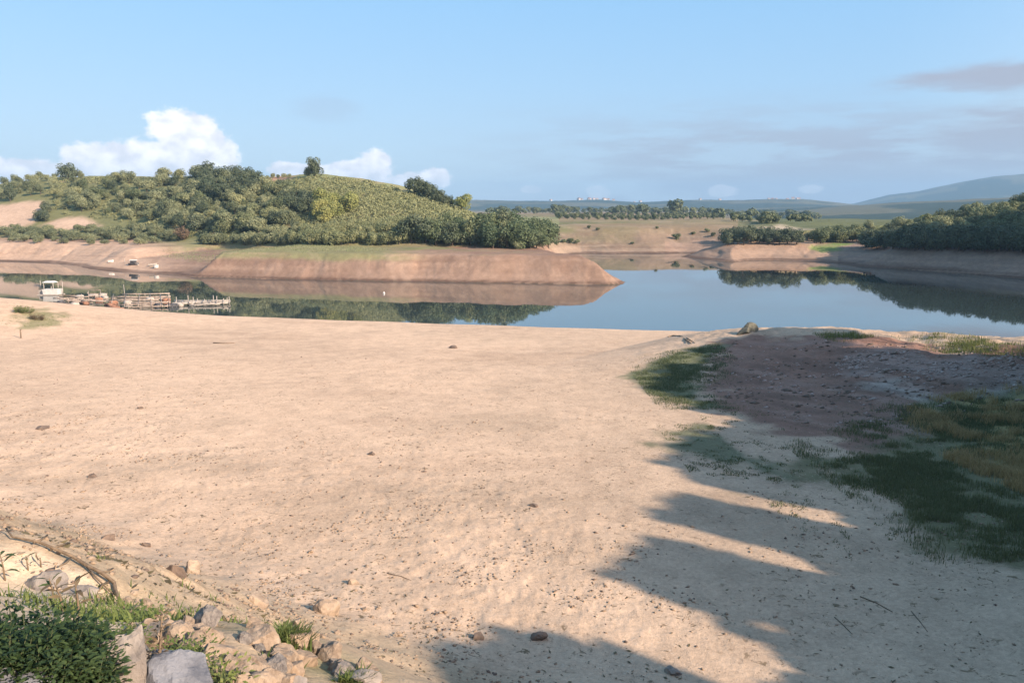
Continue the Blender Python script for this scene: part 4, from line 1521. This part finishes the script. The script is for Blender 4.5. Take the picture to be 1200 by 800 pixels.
# ------------------------------------------------------------------ grass
def blades(name, polys, n, hr, wr, mat, label, seed, lean=0.5, clump=0.8, tuft=0.5):
    rng = np.random.default_rng(seed)
    X, Y = [], []
    for poly, share in polys:
        P = np.array(pix_poly(poly))
        lo, hi = P.min(0), P.max(0)
        m = int(n * share)
        x = rng.uniform(lo[0], hi[0], m * 6)
        y = rng.uniform(lo[1], hi[1], m * 6)
        sd, _ = poly_sd(x.astype(np.float32), y.astype(np.float32), P.tolist())
        nz = fbm(x.astype(np.float32), y.astype(np.float32), clump, 3, seed)
        nb = fbm(x.astype(np.float32), y.astype(np.float32), clump * 5, 3, seed + 3)
        keep = (rng.random(len(x)) < sstep(sd + 1.8 * nb + 0.8 * nz, -2.0, 2.2)) & (rng.random(len(x)) < sstep(nz + 0.6 * nb, -tuft, 0.4))
        x, y = x[keep][:m], y[keep][:m]
        X.append(x)
        Y.append(y)
    x, y = np.concatenate(X), np.concatenate(Y)
    n = len(x)
    z = heights(x, y)
    h = rng.uniform(hr[0], hr[1], n) * (0.7 + 0.6 * np.clip(fbm(x.astype(np.float32), y.astype(np.float32), 1.2, 2, seed + 5) + 0.5, 0, 1))
    w = rng.uniform(wr[0], wr[1], n)
    an = rng.uniform(0, 6.28, n)
    ln = rng.uniform(0.1, lean, n) * h
    dx, dy = np.cos(an), np.sin(an)
    B = np.stack([x, y, z - 0.01], 1)
    side = np.stack([-dy, dx, np.zeros(n)], 1) * w[:, None]
    mid = B + np.stack([dx * ln * 0.35, dy * ln * 0.35, h * 0.62], 1)
    tip = B + np.stack([dx * ln, dy * ln, h], 1)
    V = np.stack([B - side, B + side, mid + side * 0.75, mid - side * 0.75, tip + side * 0.08, tip - side * 0.08], 1).reshape(-1, 3)
    F = (np.array([(0, 1, 2, 3), (3, 2, 4, 5)])[None] + (np.arange(n) * 6)[:, None, None]).reshape(-1, 4)
    T = np.repeat(np.clip(rng.random(n) * 0.6 + 0.4 * rng.random(), 0, 1), 6)
    o = obj(name, mesh_np(name, V, F, M[mat], False, {'tint': ('FLOAT', T)}))
    tag(o, label, 'grass', kind='stuff')


blades('turf_grass', [([(740, 438), (765, 424), (800, 409), (845, 404), (830, 430), (817, 455), (828, 480), (800, 474), (766, 458)], 1.0)],
       26000, (0.03, 0.16), (0.007, 0.014), 'grass_dark', 'short dark green turf in the shaded hollow left of the mud mound', 201)
blades('bank_grass', [([(960, 545), (1040, 505), (1100, 470), (1215, 455), (1215, 655), (1120, 634), (1040, 602), (980, 572)], 1.0)],
       70000, (0.04, 0.22), (0.006, 0.013), 'grass_dark', 'dark green grass in the shade at the right edge', 202)
blades('bed_weeds', [([(785, 522), (830, 495), (870, 525), (910, 556), (860, 566), (810, 548)], 0.35), ([(825, 478), (900, 498), (985, 540), (985, 585), (900, 550), (835, 505)], 0.4),
                     ([(900, 560), (1000, 590), (1100, 640), (1150, 670), (1000, 640), (900, 590)], 0.25)],
       9000, (0.02, 0.08), (0.008, 0.018), 'grass_dark', 'low scattered weeds on the shaded bed between the mound and the grass', 212, 1.0, 0.5, -0.12)
blades('golden_grass', [([(1070, 490), (1120, 462), (1215, 455), (1235, 580), (1130, 550)], 1.0)], 38000, (0.15, 0.42), (0.006, 0.013), 'grass_gold',
       'dry golden grass on the slope at the right edge', 203, 0.9, 1.2)
blades('weeds', [([(70, 650), (130, 662), (200, 690), (262, 722), (250, 734), (180, 708), (110, 680)], 0.6), ([(15, 372), (40, 362), (80, 368), (70, 380), (35, 384)], 0.4)],
       3600, (0.03, 0.11), (0.005, 0.012), 'leaf_weed', 'thin pale weeds along the foot of the stone slope', 204, 1.6, 0.5, -0.1)
blades('green_grass', [([(320, 754), (350, 752), (410, 775), (440, 790), (400, 800), (350, 786)], 0.8), ([(225, 690), (262, 705), (275, 728), (250, 730)], 0.2)],
       14000, (0.03, 0.13), (0.005, 0.010), 'grass', 'fresh green grass patch between the stones', 205, 1.3, 0.45, 0.2)
blades('shore_grass', [([(955, 391), (1010, 390.5), (1020, 396), (960, 396)], 0.3), ([(1060, 396), (1130, 398), (1215, 408), (1215, 418), (1130, 408), (1070, 404)], 0.7)],
       5000, (0.10, 0.32), (0.008, 0.016), 'grass', 'fringe of grass along the far rim of the mud mound', 206, 0.8)
blades('hill_grass', [([(190, 292), (300, 289), (440, 290), (450, 296), (300, 299), (200, 300)], 1.0)], 9000, (0.08, 0.22), (0.02, 0.04), 'leaf_hedge',
       'thin olive grass on the shelf above the far bank', 207, 0.8, 3.0)


# ------------------------------------------------------------------ plants in the near left corner
def leaf_shape(P, D, L, W, rng, droop=0.3):
    """folded pointed leaves: P base, D direction, L length, W width"""
    n = len(P)
    D = D / (np.linalg.norm(D, axis=1, keepdims=True) + 1e-9)
    up = np.tile(np.array([0, 0, 1.0]), (n, 1)) + rng.normal(size=(n, 3)) * 0.35
    S = np.cross(D, up)
    S /= np.linalg.norm(S, axis=1, keepdims=True) + 1e-9
    Nn = np.cross(S, D)
    L = L[:, None]
    W = W[:, None]
    m1 = P + D * L * 0.38 - Nn * L * 0.02
    m2 = P + D * L * 0.72 - Nn * L * droop * 0.25
    tip = P + D * L - Nn * L * droop
    V = np.stack([P, m1 + S * W * 0.5 + Nn * W * 0.15, m1, m1 - S * W * 0.5 + Nn * W * 0.15, m2 + S * W * 0.36, m2, m2 - S * W * 0.36, tip], 1).reshape(-1, 3)
    fq = np.array([(0, 2, 1, 1), (0, 3, 2, 2), (1, 2, 5, 4), (2, 3, 6, 5), (4, 5, 7, 7), (5, 6, 7, 7)])
    return V, fq, n


def leaf_mesh(name, V, n, mat, tint):
    me = bpy.data.meshes.new(name)
    tri = np.array([(0, 2, 1), (0, 3, 2), (1, 2, 5), (1, 5, 4), (2, 3, 6), (2, 6, 5), (4, 5, 7), (5, 6, 7)])
    F = (tri[None] + (np.arange(n) * 8)[:, None, None]).reshape(-1, 3)
    return mesh_np(name, V, F, M[mat], False, {'tint': ('FLOAT', np.repeat(tint, 8))})


def shrub(px, py, w, h, stems, per, leaf, mat, label, seed, name='leafy_shrub', stem_mat='stem_green', spread=0.8):
    rng = np.random.default_rng(seed)
    x, y, z = hit(px, py)
    t = empty(name, (x, y, z))
    tag(t, label, 'shrub' if name.endswith('shrub') else 'plant')
    b = Build()
    P, D, L, Wd = [], [], [], []
    for k in range(stems):
        an = rng.uniform(0, 6.28)
        rr = math.sqrt(rng.random()) * w * 0.5
        bx, by = rr * math.cos(an) * 0.8, rr * math.sin(an) * 0.6
        bz = th(x + bx, y + by) - z
        hh = h * rng.uniform(0.5, 1.0) * (1.1 - 0.5 * rr / (w * 0.5))
        ox, oy = spread * hh * rng.uniform(0.1, 0.55) * math.cos(an), spread * hh * rng.uniform(0.1, 0.55) * math.sin(an)
        pts = [(bx, by, bz - 0.03), (bx + ox * 0.35, by + oy * 0.35, bz + hh * 0.45), (bx + ox + rng.normal() * 0.03, by + oy + rng.normal() * 0.03, bz + hh)]
        b.tube(pts, [0.006, 0.004, 0.0015], 5)
        for q in range(per):
            f = rng.uniform(0.12, 1.0)
            a_, c_ = (np.array(pts[0]), np.array(pts[1])) if f < 0.5 else (np.array(pts[1]), np.array(pts[2]))
            g = f * 2 if f < 0.5 else f * 2 - 1
            p = a_ + (c_ - a_) * g
            a2 = rng.uniform(0, 6.28)
            tw = rng.uniform(0.0, 0.10) * (1 if f < 0.9 else 0.3)
            dv = np.array([math.cos(a2), math.sin(a2), rng.uniform(-0.1, 0.9)])
            P.append(p + dv * tw)
            D.append(dv)
            L.append(leaf * rng.uniform(0.6, 1.25))
            Wd.append(leaf * rng.uniform(0.32, 0.5))
    obj('stem', b.mesh('stem', M[stem_mat], True), t)
    V, _, n = leaf_shape(np.array(P), np.array(D), np.array(L), np.array(Wd), rng)
    obj('foliage', leaf_mesh('foliage', V, n, mat, rng.random(n)), t)
    return t


shrub(22, 803, 0.92, 0.42, 290, 46, 0.040, 'leaf_shrub', 'large dense dark green leafy shrub filling the bottom left corner', 301)
shrub(72, 808, 0.55, 0.28, 120, 40, 0.038, 'leaf_shrub', 'lower green shrub between the large shrub and the pale slab', 302)
shrub(122, 756, 0.6, 0.22, 60, 22, 0.034, 'leaf_weed', 'low yellowish green plant above the pale grey slab', 303, 'low_plant')
shrub(165, 728, 0.45, 0.16, 34, 16, 0.036, 'leaf_weed', 'small dull green plant by the foot of the fallen branch', 304, 'low_plant')
shrub(222, 776, 0.45, 0.18, 34, 18, 0.036, 'leaf_weed', 'small green plant growing between the blue boulder and tan rocks', 305, 'low_plant')
shrub(242, 803, 0.4, 0.2, 24, 16, 0.036, 'leaf_weed', 'small green tuft at the bottom edge under the tan boulder', 306, 'low_plant')
shrub(28, 366, 2.2, 0.9, 60, 22, 0.13, 'leaf_weed', 'sparse pale green weeds on the sandy rise by the left edge', 307, 'weed_clump')
shrub(44, 374, 1.8, 0.6, 40, 20, 0.12, 'leaf_dry', 'dry brownish weeds below the pale green ones on the sandy rise', 308, 'weed_clump')


def shoot(px, py, h, nleaf, leaf, mat, label, seed, bushy=False):
    rng = np.random.default_rng(seed)
    x, y, z = hit(px, py)
    t = empty('seedling', (x, y, z))
    tag(t, label, 'plant')
    b = Build()
    top = (rng.uniform(-0.06, 0.06), rng.uniform(-0.04, 0.04), h)
    mid = (top[0] * 0.2, top[1] * 0.2, h * 0.5)
    b.tube([(0, 0, -0.04), mid, top], [0.010, 0.008, 0.004], 6)
    P, D = [], []
    for k in range(nleaf):
        f = 0.3 + 0.7 * (k + 0.5) / nleaf
        an = k * 2.4 + rng.uniform(-0.3, 0.3)
        p = np.array([top[0] * f * f, top[1] * f * f, h * f])
        d = np.array([math.cos(an), math.sin(an), rng.uniform(0.15, 0.8)])
        if bushy:
            q = p + d / np.linalg.norm(d) * rng.uniform(0.05, 0.2) * h * (1.2 - f)
            if k % 3 == 0:
                b.tube([tuple(p), tuple(q)], [0.004, 0.002], 4)
            p = q
        P.append(p)
        D.append(d)
    obj('stem', b.mesh('stem', M['wood_dead'], True), t)
    L = leaf * rng.uniform(0.7, 1.2, nleaf)
    V, _, n = leaf_shape(np.array(P), np.array(D), L, L * (0.42 if bushy else 0.24), rng)
    obj('foliage', leaf_mesh('foliage', V, n, mat, rng.random(n)), t)


shoot(189, 803, 0.40, 60, 0.034, 'leaf_dry', 'thin dark sprig standing upright before the large blue grey boulder', 321, True)
shoot(6, 680, 0.30, 7, 0.20, 'leaf_shrub', 'seedling with long pointed leaves at the left edge', 322)
shoot(33, 668, 0.16, 4, 0.13, 'leaf_shrub', 'tiny seedling on the bare sand right of the one at the left edge', 323)
shoot(63, 702, 0.22, 5, 0.15, 'leaf_shrub', 'upright seedling on the bright sand above the shrub', 324)
shoot(93, 722, 0.30, 9, 0.16, 'leaf_dry', 'brownish long-leaved shoot at the right shoulder of the shrub', 325)
shoot(74, 716, 0.26, 8, 0.14, 'leaf_dry', 'brownish shoot rising out of the top of the shrub', 326)
shoot(48, 664, 0.12, 3, 0.12, 'leaf_dry', 'dry three-leaved shoot lying over the sand under the branch', 327)


def ground_line(pts, lift=0.03):
    x, y, z, ok = hits([p[0] for p in pts], [p[1] for p in pts])
    return [(float(a), float(b), float(c) + lift) for a, b, c in zip(x, y, z)]


def sticks():
    # fallen branch on the left slope
    main = ground_line([(2, 626), (22, 633), (45, 641), (66, 650), (84, 657), (104, 667), (120, 678), (130, 689), (138, 701), (150, 716)], 0.05)
    rj = random.Random(6)
    main = [(a + rj.uniform(-.05, .05), b + rj.uniform(-.07, .07), c + rj.uniform(-0.03, 0.05)) for a, b, c in main]
    o0 = main[0]
    t = empty('fallen_branch', o0)
    tag(t, 'long dead branch lying across the sand on the left slope', 'branch')

    def rel(ps):
        return [tuple(a - b for a, b in zip(p, o0)) for p in ps]
    b = Build()
    b.tube(rel(main), [0.010, 0.012, 0.015, 0.018, 0.020, 0.021, 0.022, 0.022, 0.020, 0.016], 8)
    obj('limb', b.mesh('limb', M['wood_dead'], True), t)
    for pts in ([(100, 665), (112, 680), (124, 692), (140, 706)], [(60, 648), (72, 643), (82, 640)], [(128, 686), (120, 690), (116, 697)], [(40, 640), (50, 636), (56, 631)], [(84, 657), (78, 664), (70, 668)], [(115, 675), (126, 674), (133, 670)]):
        b = Build()
        b.tube(rel(ground_line(pts, 0.05)), [0.014, 0.012, 0.009, 0.006][:len(pts)], 6)
        obj('twig', b.mesh('twig', M['wood_dead'], True), t)
    T = [([(1008, 699), (1026, 706), (1046, 717)], 'thin dark stick in the shade at the lower right, longest of three', 0.018),
         ([(978, 723), (988, 732), (998, 742)], 'short thin stick in the shade, left of the other two', 0.014),
         ([(1068, 716), (1078, 728), (1087, 740)], 'short pale stick in the shade, right of the other two', 0.013),
         ([(783, 395), (789, 393.4), (797, 394.2), (803, 398), (810, 403)], 'dark bent branch half buried in the sand near the shore', 0.06),
         ([(796, 393.5), (806, 397), (814, 402)], 'dark straight stick beside the bent branch near the shore', 0.05),
         ([(250, 402), (262, 402.6), (275, 402)], 'grey driftwood stick lying far out on the smooth sand', 0.05),
         ([(455, 672), (470, 675), (482, 680)], 'thin stick added in place of a faint shadow streak on the pebbly sand', 0.012)]  # added stick, stands in for a thin cast shadow
    for pts, lab, r in T:
        L = ground_line(pts, r * 0.6)
        b = Build()
        b.tube([tuple(a - c for a, c in zip(p, L[0])) for p in L], [r] * (len(L) - 1) + [r * 0.5], 6)
        o = obj('stick', b.mesh('stick', M['wood_dead'], True), None, L[0])
        tag(o, lab, 'stick')
    x, y, z = hit(24.5, 396)
    b = Build()
    b.tube([(0, 0, -0.15), (0.02, 0, 0.45), (0.0, 0.02, 0.78)], [0.06, 0.055, 0.045], 7)
    b.tube([(0.0, 0.0, 0.72), (0.13, 0.02, 0.76)], [0.04, 0.03], 6)
    tag(obj('wooden_stake', b.mesh('wooden_stake', M['wood_dead'], True), None, (x, y, z)), 'short dark wooden stake stuck in the sand at the left', 'stake')


sticks()


# ------------------------------------------------------------------ things on the water
def hull_build(L, W, H):
    b = Build()
    V, F = [], []
    n = 9
    for i in range(n):
        t = i / (n - 1)
        w = W * 0.5 * math.sin(math.pi * (0.16 + 0.84 * (1 - t) ** 0.9 * 0.5 + 0.0)) if t > 0 else W * 0.40
        w = W * 0.5 * (1 - max(0, (t - 0.45) / 0.55) ** 2.2) * (0.86 + 0.14 * min(1, t / 0.3)) + 0.02
        sh = H * (1 + 0.35 * max(0, t - 0.4) ** 2 * 2.5)
        xx = (t - 0.5) * L
        V += [(xx, -w, sh), (xx, -w * 0.72, 0.0), (xx, 0, -0.06), (xx, w * 0.72, 0.0), (xx, w, sh), (xx, w * 0.82, sh), (xx, w * 0.6, 0.12), (xx, -w * 0.6, 0.12), (xx, -w * 0.82, sh)]
        if i:
            a, c = (i - 1) * 9, i * 9
            for k in range(9):
                F.append((a + k, a + (k + 1) % 9, c + (k + 1) % 9, c + k))
    F.append(tuple(range(8, -1, -1)))
    F.append(tuple((n - 1) * 9 + k for k in range(9)))
    return b.add(V, F)


def water_things():
    # --- raft with a roof
    x, y = at_z(60, 345.5)
    k = math.hypot(math.hypot(x, y), CAM_H) / FPX
    t = empty('raft_boat', (x, y, 0.0), 0.0, 0.86)
    tag(t, 'white raft boat with thin posts and a small flat roof', 'boat')
    b = Build()
    b.box((0.02 * 0, 0, 0.10), (26 * k, 1.9, 0.16))
    b.box((-10 * k, 0.3, 0.5), (6.5 * k, 1.2, 0.62))
    obj('deck', b.mesh('deck', M['offwhite'], False), t)
    b = Build()
    b.box((2.5 * k, -0.15, 0.56), (17 * k, 1.5, 0.82), 0, 1.05)
    b.box((2.5 * k, -0.15, 1.0), (17.6 * k, 1.6, 0.07))
    obj('tank', b.mesh('tank', M['white'], False), t)
    b = Build()
    b.add([(-6.5 * k, -0.9, 2.15), (6.5 * k, -0.9, 2.12), (6.5 * k, 0.9, 2.12), (-6.5 * k, 0.9, 2.15), (-4 * k, -0.3, 2.38), (4 * k, -0.3, 2.38), (4 * k, 0.4, 2.38), (-4 * k, 0.4, 2.38)],
          [(3, 2, 1, 0), (4, 5, 6, 7), (0, 1, 5, 4), (1, 2, 6, 5), (2, 3, 7, 6), (3, 0, 4, 7)])
    obj('roof', b.mesh('roof', M['white'], False), t)
    for (px, yy, h) in ((-13.5, 0.5, 2.4), (-5, -0.7, 2.15), (-2, 0.7, 2.15), (6, -0.7, 2.15), (6.3, 0.7, 2.15), (14.2, 0.0, 2.2)):
        b = Build()
        b.tube([(px * k, yy, 0.05), (px * k, yy, h)], 0.055, 6)
        obj('post', b.mesh('post', M['offwhite'], True), t)
    b = Build()
    b.tube([(-13.5 * k, 0.5, 1.15), (-5 * k, -0.7, 1.15)], 0.03, 5)
    b.tube([(6 * k, 0.7, 1.2), (14.2 * k, 0, 1.15)], 0.03, 5)
    obj('rail', b.mesh('rail', M['offwhite'], True), t)

    rnd = random.Random(12)

    def X(px, py):
        return at_z(px, py)

    def frame(name, label, beams, posts, floats, mat='wood_pale'):
        x0, y0 = X(*beams[0][0])
        t = empty(name, (x0, y0, 0.0))
        tag(t, label, 'platform')
        for (a, c, r, zz) in beams:
            (xa, ya), (xb, yb) = X(*a), X(*c)
            b = Build()
            n = 5
            pts = []
            for i in range(n):
                f = i / (n - 1)
                pts.append((xa + (xb - xa) * f - x0, ya + (yb - ya) * f - y0 + rnd.uniform(-.05, .05), zz + rnd.uniform(-0.05, 0.05)))
            b.tube(pts, r, 6)
            obj('beam', b.mesh('beam', M[mat], True), t)
        for (px, py, h, r) in posts:
            xa, ya = X(px, py)
            b = Build()
            b.tube([(xa - x0, ya - y0, -0.3), (xa - x0 + rnd.uniform(-.06, .06), ya - y0, h)], [r, r * 0.8], 6)
            obj('post', b.mesh('post', M[mat], True), t)
        for (px, py, m) in floats:
            xa, ya = X(px, py)
            an = rnd.uniform(-0.4, 0.4)
            b = Build()
            b.tube([(xa - x0 - 0.42 * math.cos(an), ya - y0 - 0.42 * math.sin(an), 0.16), (xa - x0 - 0.40 * math.cos(an), ya - y0, 0.16), (xa - x0 + 0.40 * math.cos(an), ya - y0, 0.16), (xa - x0 + 0.42 * math.cos(an), ya - y0 + 0.42 * math.sin(an), 0.16)], [0.22, 0.28, 0.28, 0.22], 10)
            obj('float_drum', b.mesh('float_drum', M[m], True), t)
        return t
    # broad floating pen of pale beams
    B = []
    for (y1, y2, x1, x2) in ((346.8, 346.4, 143, 199), (349.2, 348.6, 130, 200), (352, 351, 133, 199), (354.6, 353.6, 129, 186), (357.2, 356.2, 154, 200), (359.6, 358.6, 140, 188), (362, 360.4, 143, 198)):
        B.append(((x1, y1), (x2, y2), rnd.uniform(0.07, 0.13), rnd.uniform(0.12, 0.34)))
    for px in (131, 146, 162, 178, 190, 199):
        B.append(((px, 361.5 - (px < 140) * 3), (px + 2 - (px > 170) * 4, 347), rnd.uniform(0.04, 0.07), rnd.uniform(0.2, 0.34)))
    Ps = [(px, py, rnd.uniform(0.4, 0.8), 0.035) for px, py in ((131, 358), (135, 352), (140, 361), (151, 362), (165, 362.4), (178, 362), (188, 360), (196, 361), (199, 350), (198, 348), (186, 355), (170, 347), (160, 347))]
    Fl = [(131, 361.5, 'rust'), (136, 363, 'rust'), (141, 364.5, 'rust'), (133, 356, 'rust'), (128, 359, 'rust'), (186, 359, 'dark'), (199, 360, 'dark'), (150, 356, 'offwhite'), (176, 352, 'offwhite'), (195, 353, 'rust')]
    frame('fish_pen', 'wide floating pen of pale beams with rusty drums at its left end', B, Ps, Fl)
    # jetty of planks reaching right
    B = [((202, 358.5), (236, 357.2), 0.16, 0.3), ((204, 355.8), (270, 355.6), 0.15, 0.34), ((208, 357.4), (269, 357.6), 0.15, 0.32), ((222, 359.2), (258, 358.2), 0.10, 0.22)]
    for px in (206, 214, 222, 230, 238, 246, 254, 262, 269):
        B.append(((px, 358.2), (px + 0.6, 355.6), 0.07, 0.42))
    Ps = [(px, 356.6, h, 0.055) for px, h in ((207, 1.0), (221, 1.2), (227, 1.0), (232, 0.8), (240, 0.7), (250, 1.2), (254, 1.1), (262, 0.8), (266, 0.9), (269, 1.05))]
    Fl = [(204, 359.5, 'dark'), (210, 359, 'offwhite'), (224, 357.5, 'offwhite'), (228, 355.5, 'rust')]
    frame('floating_jetty', 'narrow pale floating jetty with upright posts reaching right from the pen', B, Ps, Fl, 'offwhite')
    # broken raft by the shore
    B = []
    for i in range(17):
        px, py = rnd.uniform(62, 120), rnd.uniform(350, 359)
        py = min(py, 350 + (px - 52) * 0.16)
        L = rnd.uniform(8, 26)
        B.append(((px, py), (px + L, py + rnd.uniform(-1.2, 1.0)), rnd.uniform(0.05, 0.11), rnd.uniform(0.12, 0.35)))
    Ps = [(px, py, rnd.uniform(0.5, 0.9), 0.045) for px, py in ((80, 354), (92, 356), (104, 350), (112, 349), (118, 352), (96, 352))]
    Fl = [(72, 356, 'dark'), (90, 350, 'offwhite'), (94, 349, 'offwhite'), (108, 348.5, 'offwhite'), (116, 352, 'rust'), (88, 358, 'offwhite'), (122, 350, 'offwhite'), (99, 357, 'rust')]
    frame('broken_raft', 'broken tangle of old beams and drums between the white raft and the pen', B, Ps, Fl)
    # walkway frame behind
    B = [((103, 347), (126, 346.4), 0.08, 0.3), ((105, 344), (118, 344), 0.05, 0.5), ((104, 349), (124, 348.5), 0.08, 0.25), ((103, 347), (104, 344), 0.05, 0.4), ((118, 347), (118, 344), 0.05, 0.4)]
    frame('small_raft', 'small pale raft frame behind the broken tangle of beams', B, [(104, 347, 0.7, 0.04), (118, 347, 0.7, 0.04)], [(111, 348, 'offwhite'), (121, 347, 'offwhite')])
    x, y = X(146.5, 346)
    b = Build()
    b.tube([(0, 0, -1), (-0.1, 0, 1.6)], [0.05, 0.035], 6)
    tag(obj('mooring_pole', b.mesh('mooring_pole', M['offwhite'], True), None, (x, y, 0)), 'single thin pale pole standing in the water behind the pen', 'pole')
    x, y = X(80, 347)
    b = Build()
    b.box((0, 0, 0.1), (2.6, 0.35, 0.1), -0.1)
    tag(obj('plank', b.mesh('plank', M['wood_dead'], False), None, (x, y, 0.02)), 'dark loose plank floating right of the white raft', 'plank')
    # --- boats drawn up on the spit
    for (px, py, L, rz, mat, lab) in [(130, 307.4, 1.1, 0.2, 'white', 'small white rowing boat on the spit, farthest left of the boats'),
                                      (160, 310.6, 1.2, 2.6, 'offwhite', 'pale rowing boat beside the dark hut boat on the spit'),
                                      (179, 311.6, 1.6, 0.3, 'offwhite', 'long pale boat lying behind the white tub on the spit')]:
        x, y, z = hit(px, py)
        o = obj('rowing_boat', hull_build(L, L * 0.42, 0.42).mesh('rowing_boat', M[mat], False), None, (x, y, z + 0.05), (0, 0, rz))
        tag(o, lab, 'boat')
    x, y, z = hit(156.5, 310.4)
    t = empty('hut_boat', (x, y, z))
    tag(t, 'little dark boat with a pale roof drawn up on the spit', 'boat')
    obj('hull', hull_build(1.9, 0.95, 0.4).mesh('hull', M['dark']), t)
    b = Build()
    b.box((0, 0, 0.65), (1.0, 0.75, 0.55))
    obj('cabin', b.mesh('cabin', M['dark']), t)
    b = Build()
    b.box((0, 0, 1.0), (1.4, 1.0, 0.14), 0, 0.8)
    obj('roof', b.mesh('roof', M['white']), t)
    x, y, z = hit(183, 314)
    b = Build()
    b.tube([(0, 0, 0), (0, 0, 0.05), (0, 0, 0.66), (0, 0, 0.66), (0, 0, 0.2)], [0.36, 0.44, 0.5, 0.43, 0.36], 14)
    tag(obj('white_tub', b.mesh('white_tub', M['white'], False), None, (x, y, z)), 'round white tub on the tip of the spit', 'tub')
    x, y, z = hit(146, 308)
    b = Build()
    b.tube([(0, 0, -0.2), (0, 0, 1.0)], [0.06, 0.05], 6)
    tag(obj('stake', b.mesh('stake', M['offwhite'], True), None, (x, y, z)), 'short pale stake on the spit between the boats', 'stake')
    # buoy
    x, y = X(450, 344)
    b = Build()
    b.tube([(0, 0, -0.2), (0, 0, -0.1), (0, 0, 0.1), (0, 0, 0.2), (0, 0, 0.26), (0, 0, 0.34)], [0.04, 0.12, 0.17, 0.12, 0.04, 0.03], 12)
    tag(obj('buoy', b.mesh('buoy', M['white'], True), None, (x, y, 0)), 'small white buoy alone on the brown reflection', 'buoy')


water_things()


# ------------------------------------------------------------------ air
def haze():
    b = Build()
    z0, z1 = -4.5, 232.0
    b.box((0, 0, (z0 + z1) / 2), (13400, 13400, z1 - z0))
    m, q = mat_new('haze')
    out = q.n('ShaderNodeOutputMaterial')
    v = q.n('ShaderNodeVolumePrincipled')
    v.inputs['Color'].default_value = (0.31, 0.53, 0.77, 1)
    v.inputs['Density'].default_value = 0.00021
    v.inputs['Anisotropy'].default_value = 0.0
    q.l(v.outputs[0], out.inputs['Volume'])
    o = obj('haze', b.mesh('haze', m))
    tag(o, kind='stuff')


haze()
